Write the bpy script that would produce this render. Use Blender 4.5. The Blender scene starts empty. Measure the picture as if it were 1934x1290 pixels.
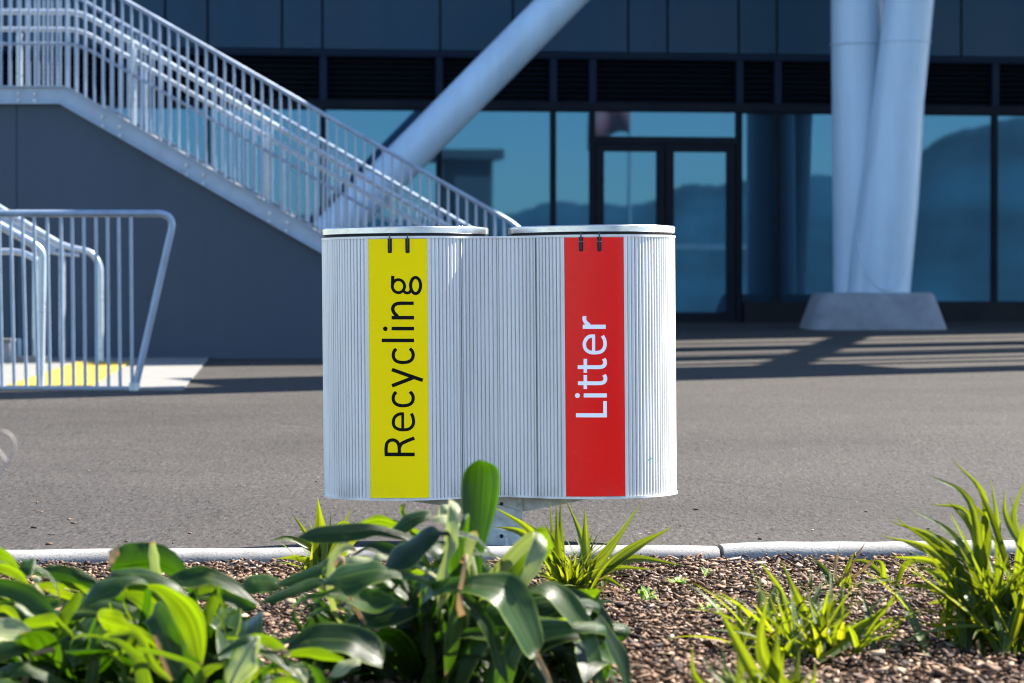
import bpy, bmesh, math, random
import numpy as np
from mathutils import Vector, Matrix

random.seed(7)
rng = np.random.default_rng(11)
S = bpy.context.scene
COL = S.collection
R = math.radians

# ------------------------------------------------------------------ camera
F = 5250.0                      # focal length in photo pixels (1934 wide)
CAM_Z = 1.046
PITCH = math.atan(70.0 / F)
cam_data = bpy.data.cameras.new('camera')
cam = bpy.data.objects.new('camera', cam_data)
COL.objects.link(cam)
S.camera = cam
cam.location = (0, 0, CAM_Z)
cam.rotation_euler = (math.pi / 2 - PITCH, 0, 0)
cam_data.sensor_width = 36.0
cam_data.lens = F / 1934.0 * 36.0
cam_data.clip_start = 0.1
cam_data.clip_end = 3000
cam_data.dof.use_dof = True
cam_data.dof.focus_distance = 9.3
cam_data.dof.aperture_fstop = 5.4

# ------------------------------------------------------------------ light
SUNV = Vector((1.0, 0.58, 1.25)).normalized()      # towards the sun
ELEV = math.asin(SUNV.z)
w = bpy.data.worlds.new('World')
S.world = w
w.use_nodes = True
nt = w.node_tree
bg = nt.nodes['Background']
sky = nt.nodes.new('ShaderNodeTexSky')
sky.sky_type = 'NISHITA'
sky.sun_disc = False
sky.sun_elevation = ELEV
sky.sun_rotation = math.atan2(SUNV.x, SUNV.y)
sky.air_density = 1.0
sky.dust_density = 0.2
sky.ozone_density = 3.0
tint = nt.nodes.new('ShaderNodeMixRGB'); tint.blend_type = 'MULTIPLY'; tint.inputs[0].default_value = 1
tint.inputs[2].default_value = (0.96, 0.99, 1.03, 1)
nt.links.new(sky.outputs[0], tint.inputs[1])
nt.links.new(tint.outputs[0], bg.inputs[0])
bg.inputs[1].default_value = 0.078
sun_data = bpy.data.lights.new('sun', 'SUN')
sun_data.energy = 4.4
sun_data.angle = R(0.53)
sun_data.color = (1.0, 0.93, 0.83)
sun = bpy.data.objects.new('sun', sun_data)
COL.objects.link(sun)
sun.rotation_euler = SUNV.to_track_quat('Z', 'Y').to_euler()
S.view_settings.view_transform = 'Standard'
S.view_settings.look = 'None'
S.view_settings.gamma = 1.0
S.view_settings.exposure = 2.5
S.cycles.pixel_filter_type = 'BLACKMAN_HARRIS'
S.cycles.filter_width = 1.1
S.cycles.max_bounces = 8
S.cycles.transparent_max_bounces = 8

# ------------------------------------------------------------------ helpers
def P(px, py, D):
    dx = (px - 967.0) / F
    dy = (645.0 - py) / F
    y = math.cos(PITCH) + dy * math.sin(PITCH)
    z = -math.sin(PITCH) + dy * math.cos(PITCH)
    k = D / y
    return Vector((dx * k, D, CAM_Z + z * k))

def gz(y):
    return 0.022 * y

def tag(o, label=None, cat=None, group=None, kind=None):
    if label: o['label'] = label
    if cat: o['category'] = cat
    if group: o['group'] = group
    if kind: o['kind'] = kind
    return o

def empty(name, loc=(0, 0, 0), rot=(0, 0, 0)):
    o = bpy.data.objects.new(name, None)
    COL.objects.link(o)
    o.location = loc
    o.rotation_euler = rot
    o.empty_display_size = 0.1
    return o

class MB:
    def __init__(s):
        s.v = []; s.f = []; s.uv = []
    def verts(s, vs):
        i = len(s.v); s.v.extend([tuple(p) for p in vs]); return i
    def face(s, idx, uv=None):
        s.f.append(tuple(idx)); s.uv.append(uv)
    def box(s, lo, hi):
        x0, y0, z0 = lo; x1, y1, z1 = hi
        i = s.verts([(x0,y0,z0),(x1,y0,z0),(x1,y1,z0),(x0,y1,z0),(x0,y0,z1),(x1,y0,z1),(x1,y1,z1),(x0,y1,z1)])
        for q in ((0,3,2,1),(4,5,6,7),(0,1,5,4),(1,2,6,5),(2,3,7,6),(3,0,4,7)):
            s.face([i + a for a in q])
        return s
    def prism(s, poly, d):
        """poly: list of Vectors (front outline), d: extrusion Vector"""
        n = len(poly)
        i = s.verts(list(poly) + [Vector(p) + d for p in poly])
        s.face(list(range(i, i + n)))
        s.face(list(range(i + 2 * n - 1, i + n - 1, -1)))
        for k in range(n):
            j = (k + 1) % n
            s.face([i + j, i + k, i + n + k, i + n + j])
        return s
    def tube(s, pts, r, n=10, cap=True):
        pts = [Vector(p) for p in pts]
        rs = r if isinstance(r, (list, tuple)) else [r] * len(pts)
        t0 = (pts[1] - pts[0]).normalized()
        a = Vector((0, 0, 1)) if abs(t0.z) < 0.9 else Vector((0, 1, 0))
        u = t0.cross(a).normalized()
        rings = []
        for k, p in enumerate(pts):
            if k == 0: t = pts[1] - pts[0]
            elif k == len(pts) - 1: t = pts[-1] - pts[-2]
            else: t = (pts[k+1] - p).normalized() + (p - pts[k-1]).normalized()
            t.normalize()
            u = (u - t * u.dot(t)).normalized()
            w_ = t.cross(u)
            rings.append(s.verts([p + (u * math.cos(2*math.pi*q/n) + w_ * math.sin(2*math.pi*q/n)) * rs[k] for q in range(n)]))
        for k in range(len(pts) - 1):
            A, B = rings[k], rings[k+1]
            for q in range(n):
                q2 = (q + 1) % n
                s.face([A + q, A + q2, B + q2, B + q])
        if cap:
            s.face([rings[0] + q for q in range(n - 1, -1, -1)])
            s.face([rings[-1] + q for q in range(n)])
        return s
    def build(s, name, mat, parent=None, smooth=False, bevel=0, label=None, sharp=40):
        me = bpy.data.meshes.new(name)
        me.from_pydata(s.v, [], s.f)
        if any(u is not None for u in s.uv):
            lay = me.uv_layers.new(name='UVMap')
            k = 0
            for fi, f in enumerate(s.f):
                for c in range(len(f)):
                    lay.data[k].uv = s.uv[fi][c] if s.uv[fi] else (0, 0)
                    k += 1
        me.materials.append(mat)
        me.update()
        if bevel:
            bm = bmesh.new(); bm.from_mesh(me)
            bmesh.ops.remove_doubles(bm, verts=bm.verts, dist=1e-5)
            eds = [e for e in bm.edges if len(e.link_faces) == 2 and e.calc_face_angle(0) > R(25)]
            bmesh.ops.bevel(bm, geom=eds, offset=bevel, segments=2, profile=0.5, affect='EDGES')
            bmesh.ops.recalc_face_normals(bm, faces=bm.faces)
            bm.to_mesh(me); bm.free()
        if smooth:
            for p in me.polygons: p.use_smooth = True
            if sharp and sharp < 180:
                me.set_sharp_from_angle(angle=R(sharp))
        o = bpy.data.objects.new(name, me)
        COL.objects.link(o)
        if parent: o.parent = parent
        if label: o['label'] = label
        return o

def bez(pts, n):
    """Catmull-Rom through pts"""
    P_ = [Vector(p) for p in pts]
    P_ = [P_[0] * 2 - P_[1]] + P_ + [P_[-1] * 2 - P_[-2]]
    out = []
    m = len(P_) - 3
    for i in range(n + 1):
        t = i / n * m
        k = min(int(t), m - 1); u = t - k
        a, b, c, d = P_[k:k+4]
        out.append(0.5 * ((2*b) + (c - a)*u + (2*a - 5*b + 4*c - d)*u*u + (3*b - a - 3*c + d)*u**3))
    return out

def rounded(pts, rad, n=6):
    """polyline with rounded interior corners"""
    pts = [Vector(p) for p in pts]
    out = [pts[0]]
    for i in range(1, len(pts) - 1):
        a, b, c = pts[i-1], pts[i], pts[i+1]
        r = rad if not isinstance(rad, (list, tuple)) else rad[i-1]
        r = min(r, (a-b).length*.45, (c-b).length*.45)
        p0 = b + (a - b).normalized() * r
        p2 = b + (c - b).normalized() * r
        for k in range(n + 1):
            t = k / n
            out.append(p0 * (1-t)**2 + b * 2*t*(1-t) + p2 * t*t)
    out.append(pts[-1])
    return out

# ------------------------------------------------------------------ materials
def newmat(name):
    m = bpy.data.materials.new(name)
    m.use_nodes = True
    nt = m.node_tree
    return m, nt, nt.nodes['Principled BSDF']

def N(nt, kind, **kw):
    n = nt.nodes.new(kind)
    for k, v in kw.items():
        if hasattr(n, k): setattr(n, k, v)
        else: n.inputs[k].default_value = v
    return n

def ramp(nt, fac, stops, interp='LINEAR'):
    r = nt.nodes.new('ShaderNodeValToRGB')
    r.color_ramp.interpolation = interp
    el = r.color_ramp.elements
    while len(el) < len(stops): el.new(0.5)
    for e, (p, c) in zip(el, stops):
        e.position = p
        e.color = (c, c, c, 1) if isinstance(c, (int, float)) else (*c, 1)
    nt.links.new(fac, r.inputs[0])
    return r

def simple(name, base, rough=0.5, metal=0.0, var=0.12, scale=3.0, bump=0.0, bscale=60.0, spec=0.5, coat=0.0, streak=None, grime=0):
    if name not in ('yellow_vinyl', 'red_vinyl', 'white_lettering'): base = tuple(c * .84 for c in base)
    m, nt, b = newmat(name)
    tc = N(nt, 'ShaderNodeTexCoord')
    nz = N(nt, 'ShaderNodeTexNoise'); nz.inputs['Scale'].default_value = scale; nz.inputs['Detail'].default_value = 5
    nt.links.new(tc.outputs['Object'], nz.inputs['Vector'])
    lo = tuple(c * (1 - var) for c in base); hi = tuple(min(1, c * (1 + var)) for c in base)
    r = ramp(nt, nz.outputs['Fac'], [(0.3, lo), (0.7, hi)])
    nt.links.new(r.outputs[0], b.inputs['Base Color'])
    if streak:
        mp = N(nt, 'ShaderNodeMapping'); mp.inputs['Scale'].default_value = (streak[1], streak[1], streak[1] * .06)
        sn = N(nt, 'ShaderNodeTexNoise'); sn.inputs['Scale'].default_value = 1.0; sn.inputs['Detail'].default_value = 6; sn.inputs['Roughness'].default_value = .65
        nt.links.new(tc.outputs['Object'], mp.inputs[0]); nt.links.new(mp.outputs[0], sn.inputs['Vector'])
        sr = ramp(nt, sn.outputs['Fac'], [(0.40, 1 - streak[0]), (0.58, 1.0)])
        ms_ = N(nt, 'ShaderNodeMixRGB', blend_type='MULTIPLY'); ms_.inputs[0].default_value = 1
        nt.links.new(r.outputs[0], ms_.inputs[1]); nt.links.new(sr.outputs[0], ms_.inputs[2])
        nt.links.new(ms_.outputs[0], b.inputs['Base Color'])
    if grime:
        gn = N(nt, 'ShaderNodeTexNoise'); gn.inputs['Scale'].default_value = 55; gn.inputs['Detail'].default_value = 6; gn.inputs['Roughness'].default_value = .7
        nt.links.new(tc.outputs['Object'], gn.inputs['Vector'])
        gr_ = ramp(nt, gn.outputs['Fac'], [(0.66, 0.0), (0.74, grime)])
        mg = N(nt, 'ShaderNodeMixRGB'); mg.inputs[2].default_value = (0.10, 0.085, 0.06, 1)
        src = b.inputs['Base Color'].links[0].from_socket
        nt.links.new(gr_.outputs[0], mg.inputs[0]); nt.links.new(src, mg.inputs[1])
        sz = N(nt, 'ShaderNodeSeparateXYZ'); nt.links.new(tc.outputs['Object'], sz.inputs[0])
        zr = ramp(nt, sz.outputs[2], [(0.185, 1.0), (0.26, 0.0)])
        g2 = N(nt, 'ShaderNodeTexNoise'); g2.inputs['Scale'].default_value = 9; g2.inputs['Detail'].default_value = 7
        nt.links.new(tc.outputs['Object'], g2.inputs['Vector'])
        g2r = ramp(nt, g2.outputs['Fac'], [(0.48, 0.0), (0.66, grime)])
        mm_ = N(nt, 'ShaderNodeMath', operation='MULTIPLY'); nt.links.new(zr.outputs[0], mm_.inputs[0]); nt.links.new(g2r.outputs[0], mm_.inputs[1])
        mg2 = N(nt, 'ShaderNodeMixRGB'); mg2.inputs[2].default_value = (0.13, 0.11, 0.085, 1)
        nt.links.new(mm_.outputs[0], mg2.inputs[0]); nt.links.new(mg.outputs[0], mg2.inputs[1])
        nt.links.new(mg2.outputs[0], b.inputs['Base Color'])
    rr = ramp(nt, nz.outputs['Fac'], [(0.3, max(0.02, rough * 0.85)), (0.7, min(1, rough * 1.15))])
    nt.links.new(rr.outputs[0], b.inputs['Roughness'])
    b.inputs['Metallic'].default_value = metal
    b.inputs['Specular IOR Level'].default_value = spec
    if coat: 
        b.inputs['Coat Weight'].default_value = coat
        b.inputs['Coat Roughness'].default_value = 0.08
    if bump:
        n2 = N(nt, 'ShaderNodeTexNoise'); n2.inputs['Scale'].default_value = bscale; n2.inputs['Detail'].default_value = 4
        nt.links.new(tc.outputs['Object'], n2.inputs['Vector'])
        bp = N(nt, 'ShaderNodeBump'); bp.inputs['Strength'].default_value = bump; bp.inputs['Distance'].default_value = 0.01
        nt.links.new(n2.outputs['Fac'], bp.inputs['Height'])
        nt.links.new(bp.outputs[0], b.inputs['Normal'])
    return m

M = {}
# asphalt
def asphalt():
    m, nt, b = newmat('asphalt')
    tc = N(nt, 'ShaderNodeTexCoord')
    o = tc.outputs['Object']
    big = N(nt, 'ShaderNodeTexNoise'); big.inputs['Scale'].default_value = 0.5; big.inputs['Detail'].default_value = 6; big.inputs['Roughness'].default_value = 0.6
    mp = N(nt, 'ShaderNodeMapping'); mp.inputs['Scale'].default_value = (0.35, 1.0, 1.0)
    nt.links.new(o, mp.inputs[0]); nt.links.new(mp.outputs[0], big.inputs['Vector'])
    fine = N(nt, 'ShaderNodeTexNoise'); fine.inputs['Scale'].default_value = 70; fine.inputs['Detail'].default_value = 4; fine.inputs['Roughness'].default_value = 0.75
    mpf = N(nt, 'ShaderNodeMapping'); mpf.inputs['Scale'].default_value = (1.0, 0.22, 1.0)
    nt.links.new(o, mpf.inputs[0]); nt.links.new(mpf.outputs[0], fine.inputs['Vector'])
    vor = N(nt, 'ShaderNodeTexVoronoi'); vor.inputs['Scale'].default_value = 130
    nt.links.new(o, vor.inputs['Vector'])
    st = N(nt, 'ShaderNodeTexNoise'); st.inputs['Scale'].default_value = 1.3; st.inputs['Detail'].default_value = 7; st.inputs['Roughness'].default_value = 0.7
    mps = N(nt, 'ShaderNodeMapping'); mps.inputs['Scale'].default_value = (0.6, 0.5, 1.0); mps.inputs['Location'].default_value = (3.3, 1.7, 0)
    nt.links.new(o, mps.inputs[0]); nt.links.new(mps.outputs[0], st.inputs['Vector'])
    base = ramp(nt, big.outputs['Fac'], [(0.3, (0.030, 0.0274, 0.0247)), (0.7, (0.045, 0.0410, 0.0372))])
    dark = ramp(nt, fine.outputs['Fac'], [(0.36, 0.15), (0.45, 0.78), (0.58, 1.05), (0.68, 1.9)])
    mx = N(nt, 'ShaderNodeMixRGB', blend_type='MULTIPLY'); mx.inputs[0].default_value = 1
    sr_ = ramp(nt, st.outputs['Fac'], [(0.30, 0.80), (0.5, 1.0), (0.72, 1.14)])
    mxs = N(nt, 'ShaderNodeMixRGB', blend_type='MULTIPLY'); mxs.inputs[0].default_value = 1
    nt.links.new(base.outputs[0], mxs.inputs[1]); nt.links.new(sr_.outputs[0], mxs.inputs[2])
    nt.links.new(mxs.outputs[0], mx.inputs[1]); nt.links.new(dark.outputs[0], mx.inputs[2])
    vr = ramp(nt, vor.outputs['Color'], [(0.1, 0.72), (0.5, 1.0), (0.93, 1.12), (0.97, 2.2)])
    mx2 = N(nt, 'ShaderNodeMixRGB', blend_type='MULTIPLY'); mx2.inputs[0].default_value = 1
    nt.links.new(mx.outputs[0], mx2.inputs[1]); nt.links.new(vr.outputs[0], mx2.inputs[2])
    # a few pale pebbles
    v2 = N(nt, 'ShaderNodeTexVoronoi'); v2.inputs['Scale'].default_value = 5
    nt.links.new(o, v2.inputs['Vector'])
    pr = ramp(nt, v2.outputs['Distance'], [(0.022, 0.7), (0.03, 0.0)])
    mx3 = N(nt, 'ShaderNodeMixRGB'); mx3.inputs[2].default_value = (0.35, 0.33, 0.30, 1)
    nt.links.new(pr.outputs[0], mx3.inputs[0]); nt.links.new(mx2.outputs[0], mx3.inputs[1])
    # paving joint: a thin dark line running across on the right
    sp = N(nt, 'ShaderNodeSeparateXYZ'); nt.links.new(o, sp.inputs[0])
    a = P(1470, 925, 11.8); c = P(1800, 970, 10.77)
    nx, ny = -(c.y - a.y), (c.x - a.x); L = math.hypot(nx, ny); nx /= L; ny /= L
    m1 = N(nt, 'ShaderNodeMath', operation='MULTIPLY'); m1.inputs[1].default_value = nx; nt.links.new(sp.outputs[0], m1.inputs[0])
    m2 = N(nt, 'ShaderNodeMath', operation='MULTIPLY_ADD'); m2.inputs[1].default_value = ny; nt.links.new(sp.outputs[1], m2.inputs[0]); nt.links.new(m1.outputs[0], m2.inputs[2])
    m3 = N(nt, 'ShaderNodeMath', operation='MULTIPLY_ADD'); m3.inputs[1].default_value = 0.10; nt.links.new(big.outputs['Fac'], m3.inputs[0]); nt.links.new(m2.outputs[0], m3.inputs[2])
    m4 = N(nt, 'ShaderNodeMath', operation='SUBTRACT'); m4.inputs[1].default_value = nx*a.x + ny*a.y + 0.05; nt.links.new(m3.outputs[0], m4.inputs[0])
    m5 = N(nt, 'ShaderNodeMath', operation='ABSOLUTE'); nt.links.new(m4.outputs[0], m5.inputs[0])
    lr = ramp(nt, m5.outputs[0], [(0.004, 0.45), (0.010, 1.0)])
    mx4 = N(nt, 'ShaderNodeMixRGB', blend_type='MULTIPLY'); mx4.inputs[0].default_value = 1
    nt.links.new(mx3.outputs[0], mx4.inputs[1]); nt.links.new(lr.outputs[0], mx4.inputs[2])
    nt.links.new(mx4.outputs[0], b.inputs['Base Color'])
    b.inputs['Roughness'].default_value = 0.75
    b.inputs['Specular IOR Level'].default_value = 0.16
    b.inputs['Specular Tint'].default_value = (1.0, .9, .8, 1)
    bp = N(nt, 'ShaderNodeBump'); bp.inputs['Strength'].default_value = 0.8; bp.inputs['Distance'].default_value = 0.006
    nt.links.new(fine.outputs['Fac'], bp.inputs['Height'])
    nt.links.new(bp.outputs[0], b.inputs['Normal'])
    return m
M['asphalt'] = asphalt()

def concrete(name, base, stain=0.35):
    m, nt, b = newmat(name)
    tc = N(nt, 'ShaderNodeTexCoord'); o = tc.outputs['Object']
    n1 = N(nt, 'ShaderNodeTexNoise'); n1.inputs['Scale'].default_value = 4; n1.inputs['Detail'].default_value = 8; n1.inputs['Roughness'].default_value = 0.65
    nt.links.new(o, n1.inputs['Vector'])
    r1 = ramp(nt, n1.outputs['Fac'], [(0.3, tuple(c*(1-stain) for c in base)), (0.62, base)])
    n2 = N(nt, 'ShaderNodeTexNoise'); n2.inputs['Scale'].default_value = 160; n2.inputs['Detail'].default_value = 2
    nt.links.new(o, n2.inputs['Vector'])
    r2 = ramp(nt, n2.outputs['Fac'], [(0.33, 0.6), (0.45, 1.0)])
    mx = N(nt, 'ShaderNodeMixRGB', blend_type='MULTIPLY'); mx.inputs[0].default_value = 1
    nt.links.new(r1.outputs[0], mx.inputs[1]); nt.links.new(r2.outputs[0], mx.inputs[2])
    nt.links.new(mx.outputs[0], b.inputs['Base Color'])
    b.inputs['Roughness'].default_value = 0.85
    bp = N(nt, 'ShaderNodeBump'); bp.inputs['Strength'].default_value = 0.4; bp.inputs['Distance'].default_value = 0.003
    nt.links.new(n2.outputs['Fac'], bp.inputs['Height']); nt.links.new(bp.outputs[0], b.inputs['Normal'])
    return m
M['kerb'] = concrete('kerb_concrete', (0.22, 0.212, 0.20), 0.5)
M['concrete'] = concrete('concrete_block', (0.19, 0.20, 0.215), 0.35)
M['slab'] = concrete('pale_slab_concrete', (0.14, 0.136, 0.125), 0.12)
M['galv'] = simple('galvanised_steel', (0.24, 0.30, 0.38), 0.42, 0.35, var=0.15, scale=8, bump=0.08, bscale=40)
M['galv_dull'] = simple('dull_galvanised_plate', (0.50, 0.52, 0.50), 0.5, 0.4, var=0.35, scale=26, bump=0.1, bscale=80)
M['bright_steel'] = simple('bright_galvanised_tube', (0.42, 0.47, 0.52), 0.30, 0.5, var=0.08, scale=12)
M['baluster_steel'] = simple('baluster_steel', (0.20, 0.26, 0.35), 0.38, 0.3, var=0.1, scale=8)
M['white_paint'] = simple('white_painted_steel', (0.41, 0.54, 0.66), 0.38, 0.0, var=0.04, scale=2, streak=(.10, 3))
M['wall'] = simple('dark_render', (0.029, 0.050, 0.078), 0.5, 0.0, var=0.06, scale=0.8, bump=0.03, spec=0.3, streak=(.10, 1.5))
M['clad'] = simple('dark_blue_cladding', (0.003, 0.034, 0.068), 0.45, 0.0, var=0.10, scale=1.2, spec=0.25, streak=(.12, 2))
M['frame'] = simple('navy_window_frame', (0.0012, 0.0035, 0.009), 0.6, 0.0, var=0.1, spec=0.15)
M['navy_trim'] = simple('navy_metal_trim', (0.002, 0.010, 0.028), 0.6, 0.0, var=0.1, spec=0.15)  # second navy, paler than the window frames
M['louvre'] = simple('black_louvre', (0.004, 0.006, 0.010), 0.6, 0.0, var=0.1, spec=0.1)
M['void'] = simple('dark_void', (0.0015, 0.002, 0.003), 0.9, 0.0, var=0.1)
M['plinth'] = simple('black_plinth', (0.003, 0.004, 0.006), 0.6, 0.0, var=0.1, spec=0.2)
M['alu'] = simple('anodised_aluminium', (0.76, 0.735, 0.70), 0.34, 0.15, var=0.03, scale=5, streak=(.13, 16), grime=.45)
M['alu_lid'] = simple('brushed_aluminium_lid', (0.50, 0.50, 0.51), 0.24, 0.9, var=0.12, scale=9, bump=0.1, bscale=14)
M['dark_rod'] = simple('dark_hinge_metal', (0.06, 0.065, 0.075), 0.4, 0.5, var=0.1)
M['matt_black'] = simple('matt_black_finish', (0.008, 0.008, 0.009), 0.7, 0.0, var=0.1)  # flat black for joints and for the dark of slots and gaps
M['yellow'] = simple('yellow_vinyl', (1.0, 0.71, 0.0), 0.6, 0.0, var=0.02, scale=2, spec=0.08, grime=.12)
M['red'] = simple('red_vinyl', (0.86, 0.005, 0.003), 0.26, 0.0, var=0.02, scale=3, spec=0.22, grime=.15)
M['ink'] = simple('black_lettering', (0.003, 0.003, 0.003), 0.6, 0.0, var=0.05, spec=0.12)
M['white_ink'] = simple('white_lettering', (0.92, 0.90, 0.92), 0.5, 0.0, var=0.02)
M['sticker'] = simple('green_sticker_scrap', (0.08, 0.35, 0.27), 0.5, 0.0, var=0.3, scale=400)
M['tactile'] = simple('yellow_tactile', (0.40, 0.27, 0.03), 0.6, 0.0, var=0.1, scale=30)
M['soil'] = simple('dark_soil', (0.040, 0.022, 0.013), 0.95, 0.0, var=0.8, scale=90, bump=1.0, bscale=90, spec=0.05)
M['wood_brown'] = simple('dry_tendril', (0.36, 0.31, 0.26), 0.6, 0.0, var=0.2, scale=30)
M['flag'] = simple('red_flag_cloth', (0.40, 0.09, 0.09), 0.7, 0.0, var=0.3, scale=2)
M['hill'] = simple('hazy_wooded_hill', (0.04, 0.10, 0.13), 0.95, 0.0, var=0.5, scale=0.05)  # blue distance haze put into the hill colour
M['far_wall'] = simple('far_grey_wall', (0.10, 0.11, 0.12), 0.8, 0.0, var=0.1)
M['far_pale'] = simple('far_pale_metal', (0.6, 0.62, 0.65), 0.6, 0.0, var=0.1)

def glass():
    m, nt, b = newmat('tinted_reflective_glass')
    out = nt.nodes['Material Output']
    tc = N(nt, 'ShaderNodeTexCoord')
    nz = N(nt, 'ShaderNodeTexNoise'); nz.inputs['Scale'].default_value = 0.7; nz.inputs['Detail'].default_value = 1
    nt.links.new(tc.outputs['Object'], nz.inputs['Vector'])
    bp = N(nt, 'ShaderNodeBump'); bp.inputs['Strength'].default_value = 0.12; bp.inputs['Distance'].default_value = 0.004
    nt.links.new(nz.outputs['Fac'], bp.inputs['Height'])
    gl = N(nt, 'ShaderNodeBsdfGlossy'); gl.inputs['Roughness'].default_value = 0.015
    gl.inputs['Color'].default_value = (0.036, 0.10, 0.165, 1)
    nt.links.new(bp.outputs[0], gl.inputs['Normal'])
    b.inputs['Base Color'].default_value = (0.007, 0.058, 0.105, 1)
    b.inputs['Roughness'].default_value = 0.4
    mx = N(nt, 'ShaderNodeMixShader'); mx.inputs[0].default_value = 0.78
    nt.links.new(b.outputs[0], mx.inputs[1]); nt.links.new(gl.outputs[0], mx.inputs[2])
    nt.links.new(mx.outputs[0], out.inputs['Surface'])
    return m
M['glass'] = glass()

def leafmat(name, c1, c2, trans, edge, rough, tweight, tipcol=(0.30, 0.16, 0.05), tipstart=0.96, stripes=26, spec=0.5):
    m, nt, b = newmat(name)
    out = nt.nodes['Material Output']
    uv = N(nt, 'ShaderNodeUVMap'); uv.uv_map = 'UVMap'
    sp = N(nt, 'ShaderNodeSeparateXYZ'); nt.links.new(uv.outputs[0], sp.inputs[0])
    geo = N(nt, 'ShaderNodeNewGeometry')
    rnd = geo.outputs['Random Per Island']
    base = ramp(nt, rnd, [(0.0, c1), (1.0, c2)])
    # veins along the leaf
    mp = N(nt, 'ShaderNodeMapping'); mp.inputs['Scale'].default_value = (stripes, 0.8, 1)
    nt.links.new(uv.outputs[0], mp.inputs[0])
    nz = N(nt, 'ShaderNodeTexNoise'); nz.inputs['Scale'].default_value = 1.0; nz.inputs['Detail'].default_value = 3; nz.noise_dimensions = '4D'
    mw = N(nt, 'ShaderNodeMath', operation='MULTIPLY'); mw.inputs[1].default_value = 37.0
    nt.links.new(rnd, mw.inputs[0]); nt.links.new(mw.outputs[0], nz.inputs['W'])
    nt.links.new(mp.outputs[0], nz.inputs['Vector'])
    vr = ramp(nt, nz.outputs['Fac'], [(0.28, 0.42), (0.5, 0.95), (0.72, 1.75)])
    mx = N(nt, 'ShaderNodeMixRGB', blend_type='MULTIPLY'); mx.inputs[0].default_value = 1
    nt.links.new(base.outputs[0], mx.inputs[1]); nt.links.new(vr.outputs[0], mx.inputs[2])
    # pale margin
    d = N(nt, 'ShaderNodeMath', operation='SUBTRACT'); d.inputs[1].default_value = 0.5; nt.links.new(sp.outputs[0], d.inputs[0])
    d2 = N(nt, 'ShaderNodeMath', operation='ABSOLUTE'); nt.links.new(d.outputs[0], d2.inputs[0])
    er = ramp(nt, d2.outputs[0], [(0.0, 0.35), (0.03, 0.0), (0.445, 0.0), (0.475, 0.85)])
    mx2 = N(nt, 'ShaderNodeMixRGB'); mx2.inputs[2].default_value = (*edge, 1)
    nt.links.new(er.outputs[0], mx2.inputs[0]); nt.links.new(mx.outputs[0], mx2.inputs[1])
    if tipstart >= 1.0:
        mo = N(nt, 'ShaderNodeTexNoise'); mo.inputs['Scale'].default_value = 3.2; mo.inputs['Detail'].default_value = 3; mo.noise_dimensions = '4D'
        nt.links.new(mw.outputs[0], mo.inputs['W']); mp2 = N(nt, 'ShaderNodeMapping'); mp2.inputs['Scale'].default_value = (.5, 2.2, 1)
        nt.links.new(uv.outputs[0], mp2.inputs[0]); nt.links.new(mp2.outputs[0], mo.inputs['Vector'])
        mr = ramp(nt, mo.outputs['Fac'], [(0.60, 0.0), (0.74, 0.38)])
        mxp = N(nt, 'ShaderNodeMixRGB'); mxp.inputs[2].default_value = (edge[0]*.9, edge[1]*.85, edge[2], 1)
        nt.links.new(mr.outputs[0], mxp.inputs[0]); nt.links.new(mx2.outputs[0], mxp.inputs[1]); mx2 = mxp
    # withered tip
    w1 = N(nt, 'ShaderNodeMath', operation='MULTIPLY_ADD'); w1.inputs[1].default_value = 0.10
    nt.links.new(nz.outputs['Fac'], w1.inputs[0]); nt.links.new(sp.outputs[1], w1.inputs[2])
    w2 = N(nt, 'ShaderNodeMath', operation='MULTIPLY_ADD'); w2.inputs[1].default_value = 0.12
    nt.links.new(rnd, w2.inputs[0]); nt.links.new(w1.outputs[0], w2.inputs[2])
    tr = ramp(nt, w2.outputs[0], [(min(1, tipstart + 0.02), 0.0), (1.0, 0.0)])
    tr.color_ramp.elements[0].position = min(0.99, tipstart)
    sub = N(nt, 'ShaderNodeMath', operation='SUBTRACT'); sub.inputs[1].default_value = tipstart + 0.1
    nt.links.new(w2.outputs[0], sub.inputs[0])
    mul = N(nt, 'ShaderNodeMath', operation='MULTIPLY'); mul.inputs[1].default_value = 14.0; mul.use_clamp = True
    nt.links.new(sub.outputs[0], mul.inputs[0])
    mx3 = N(nt, 'ShaderNodeMixRGB'); mx3.inputs[2].default_value = (*tipcol, 1)
    nt.links.new(mul.outputs[0], mx3.inputs[0]); nt.links.new(mx2.outputs[0], mx3.inputs[1])
    nt.links.new(mx3.outputs[0], b.inputs['Base Color'])
    b.inputs['Roughness'].default_value = rough
    b.inputs['Specular IOR Level'].default_value = spec
    bp = N(nt, 'ShaderNodeBump'); bp.inputs['Strength'].default_value = 0.6; bp.inputs['Distance'].default_value = 0.003
    nt.links.new(nz.outputs['Fac'], bp.inputs['Height']); nt.links.new(bp.outputs[0], b.inputs['Normal'])
    tl = N(nt, 'ShaderNodeBsdfTranslucent')
    tm = N(nt, 'ShaderNodeMixRGB', blend_type='MULTIPLY'); tm.inputs[0].default_value = 1
    trr = ramp(nt, rnd, [(0.0, tuple(c * .45 for c in trans)), (0.6, trans), (1.0, (trans[0] * 1.35, trans[1] * 1.1, trans[2]))])
    nt.links.new(trr.outputs[0], tm.inputs[1])
    nt.links.new(vr.outputs[0], tm.inputs[2])
    tm2 = N(nt, 'ShaderNodeMixRGB'); tm2.inputs[2].default_value = (*tipcol, 1)
    nt.links.new(mul.outputs[0], tm2.inputs[0]); nt.links.new(tm.outputs[0], tm2.inputs[1])
    nt.links.new(tm2.outputs[0], tl.inputs['Color'])
    ms = N(nt, 'ShaderNodeMixShader'); ms.inputs[0].default_value = tweight
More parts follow.
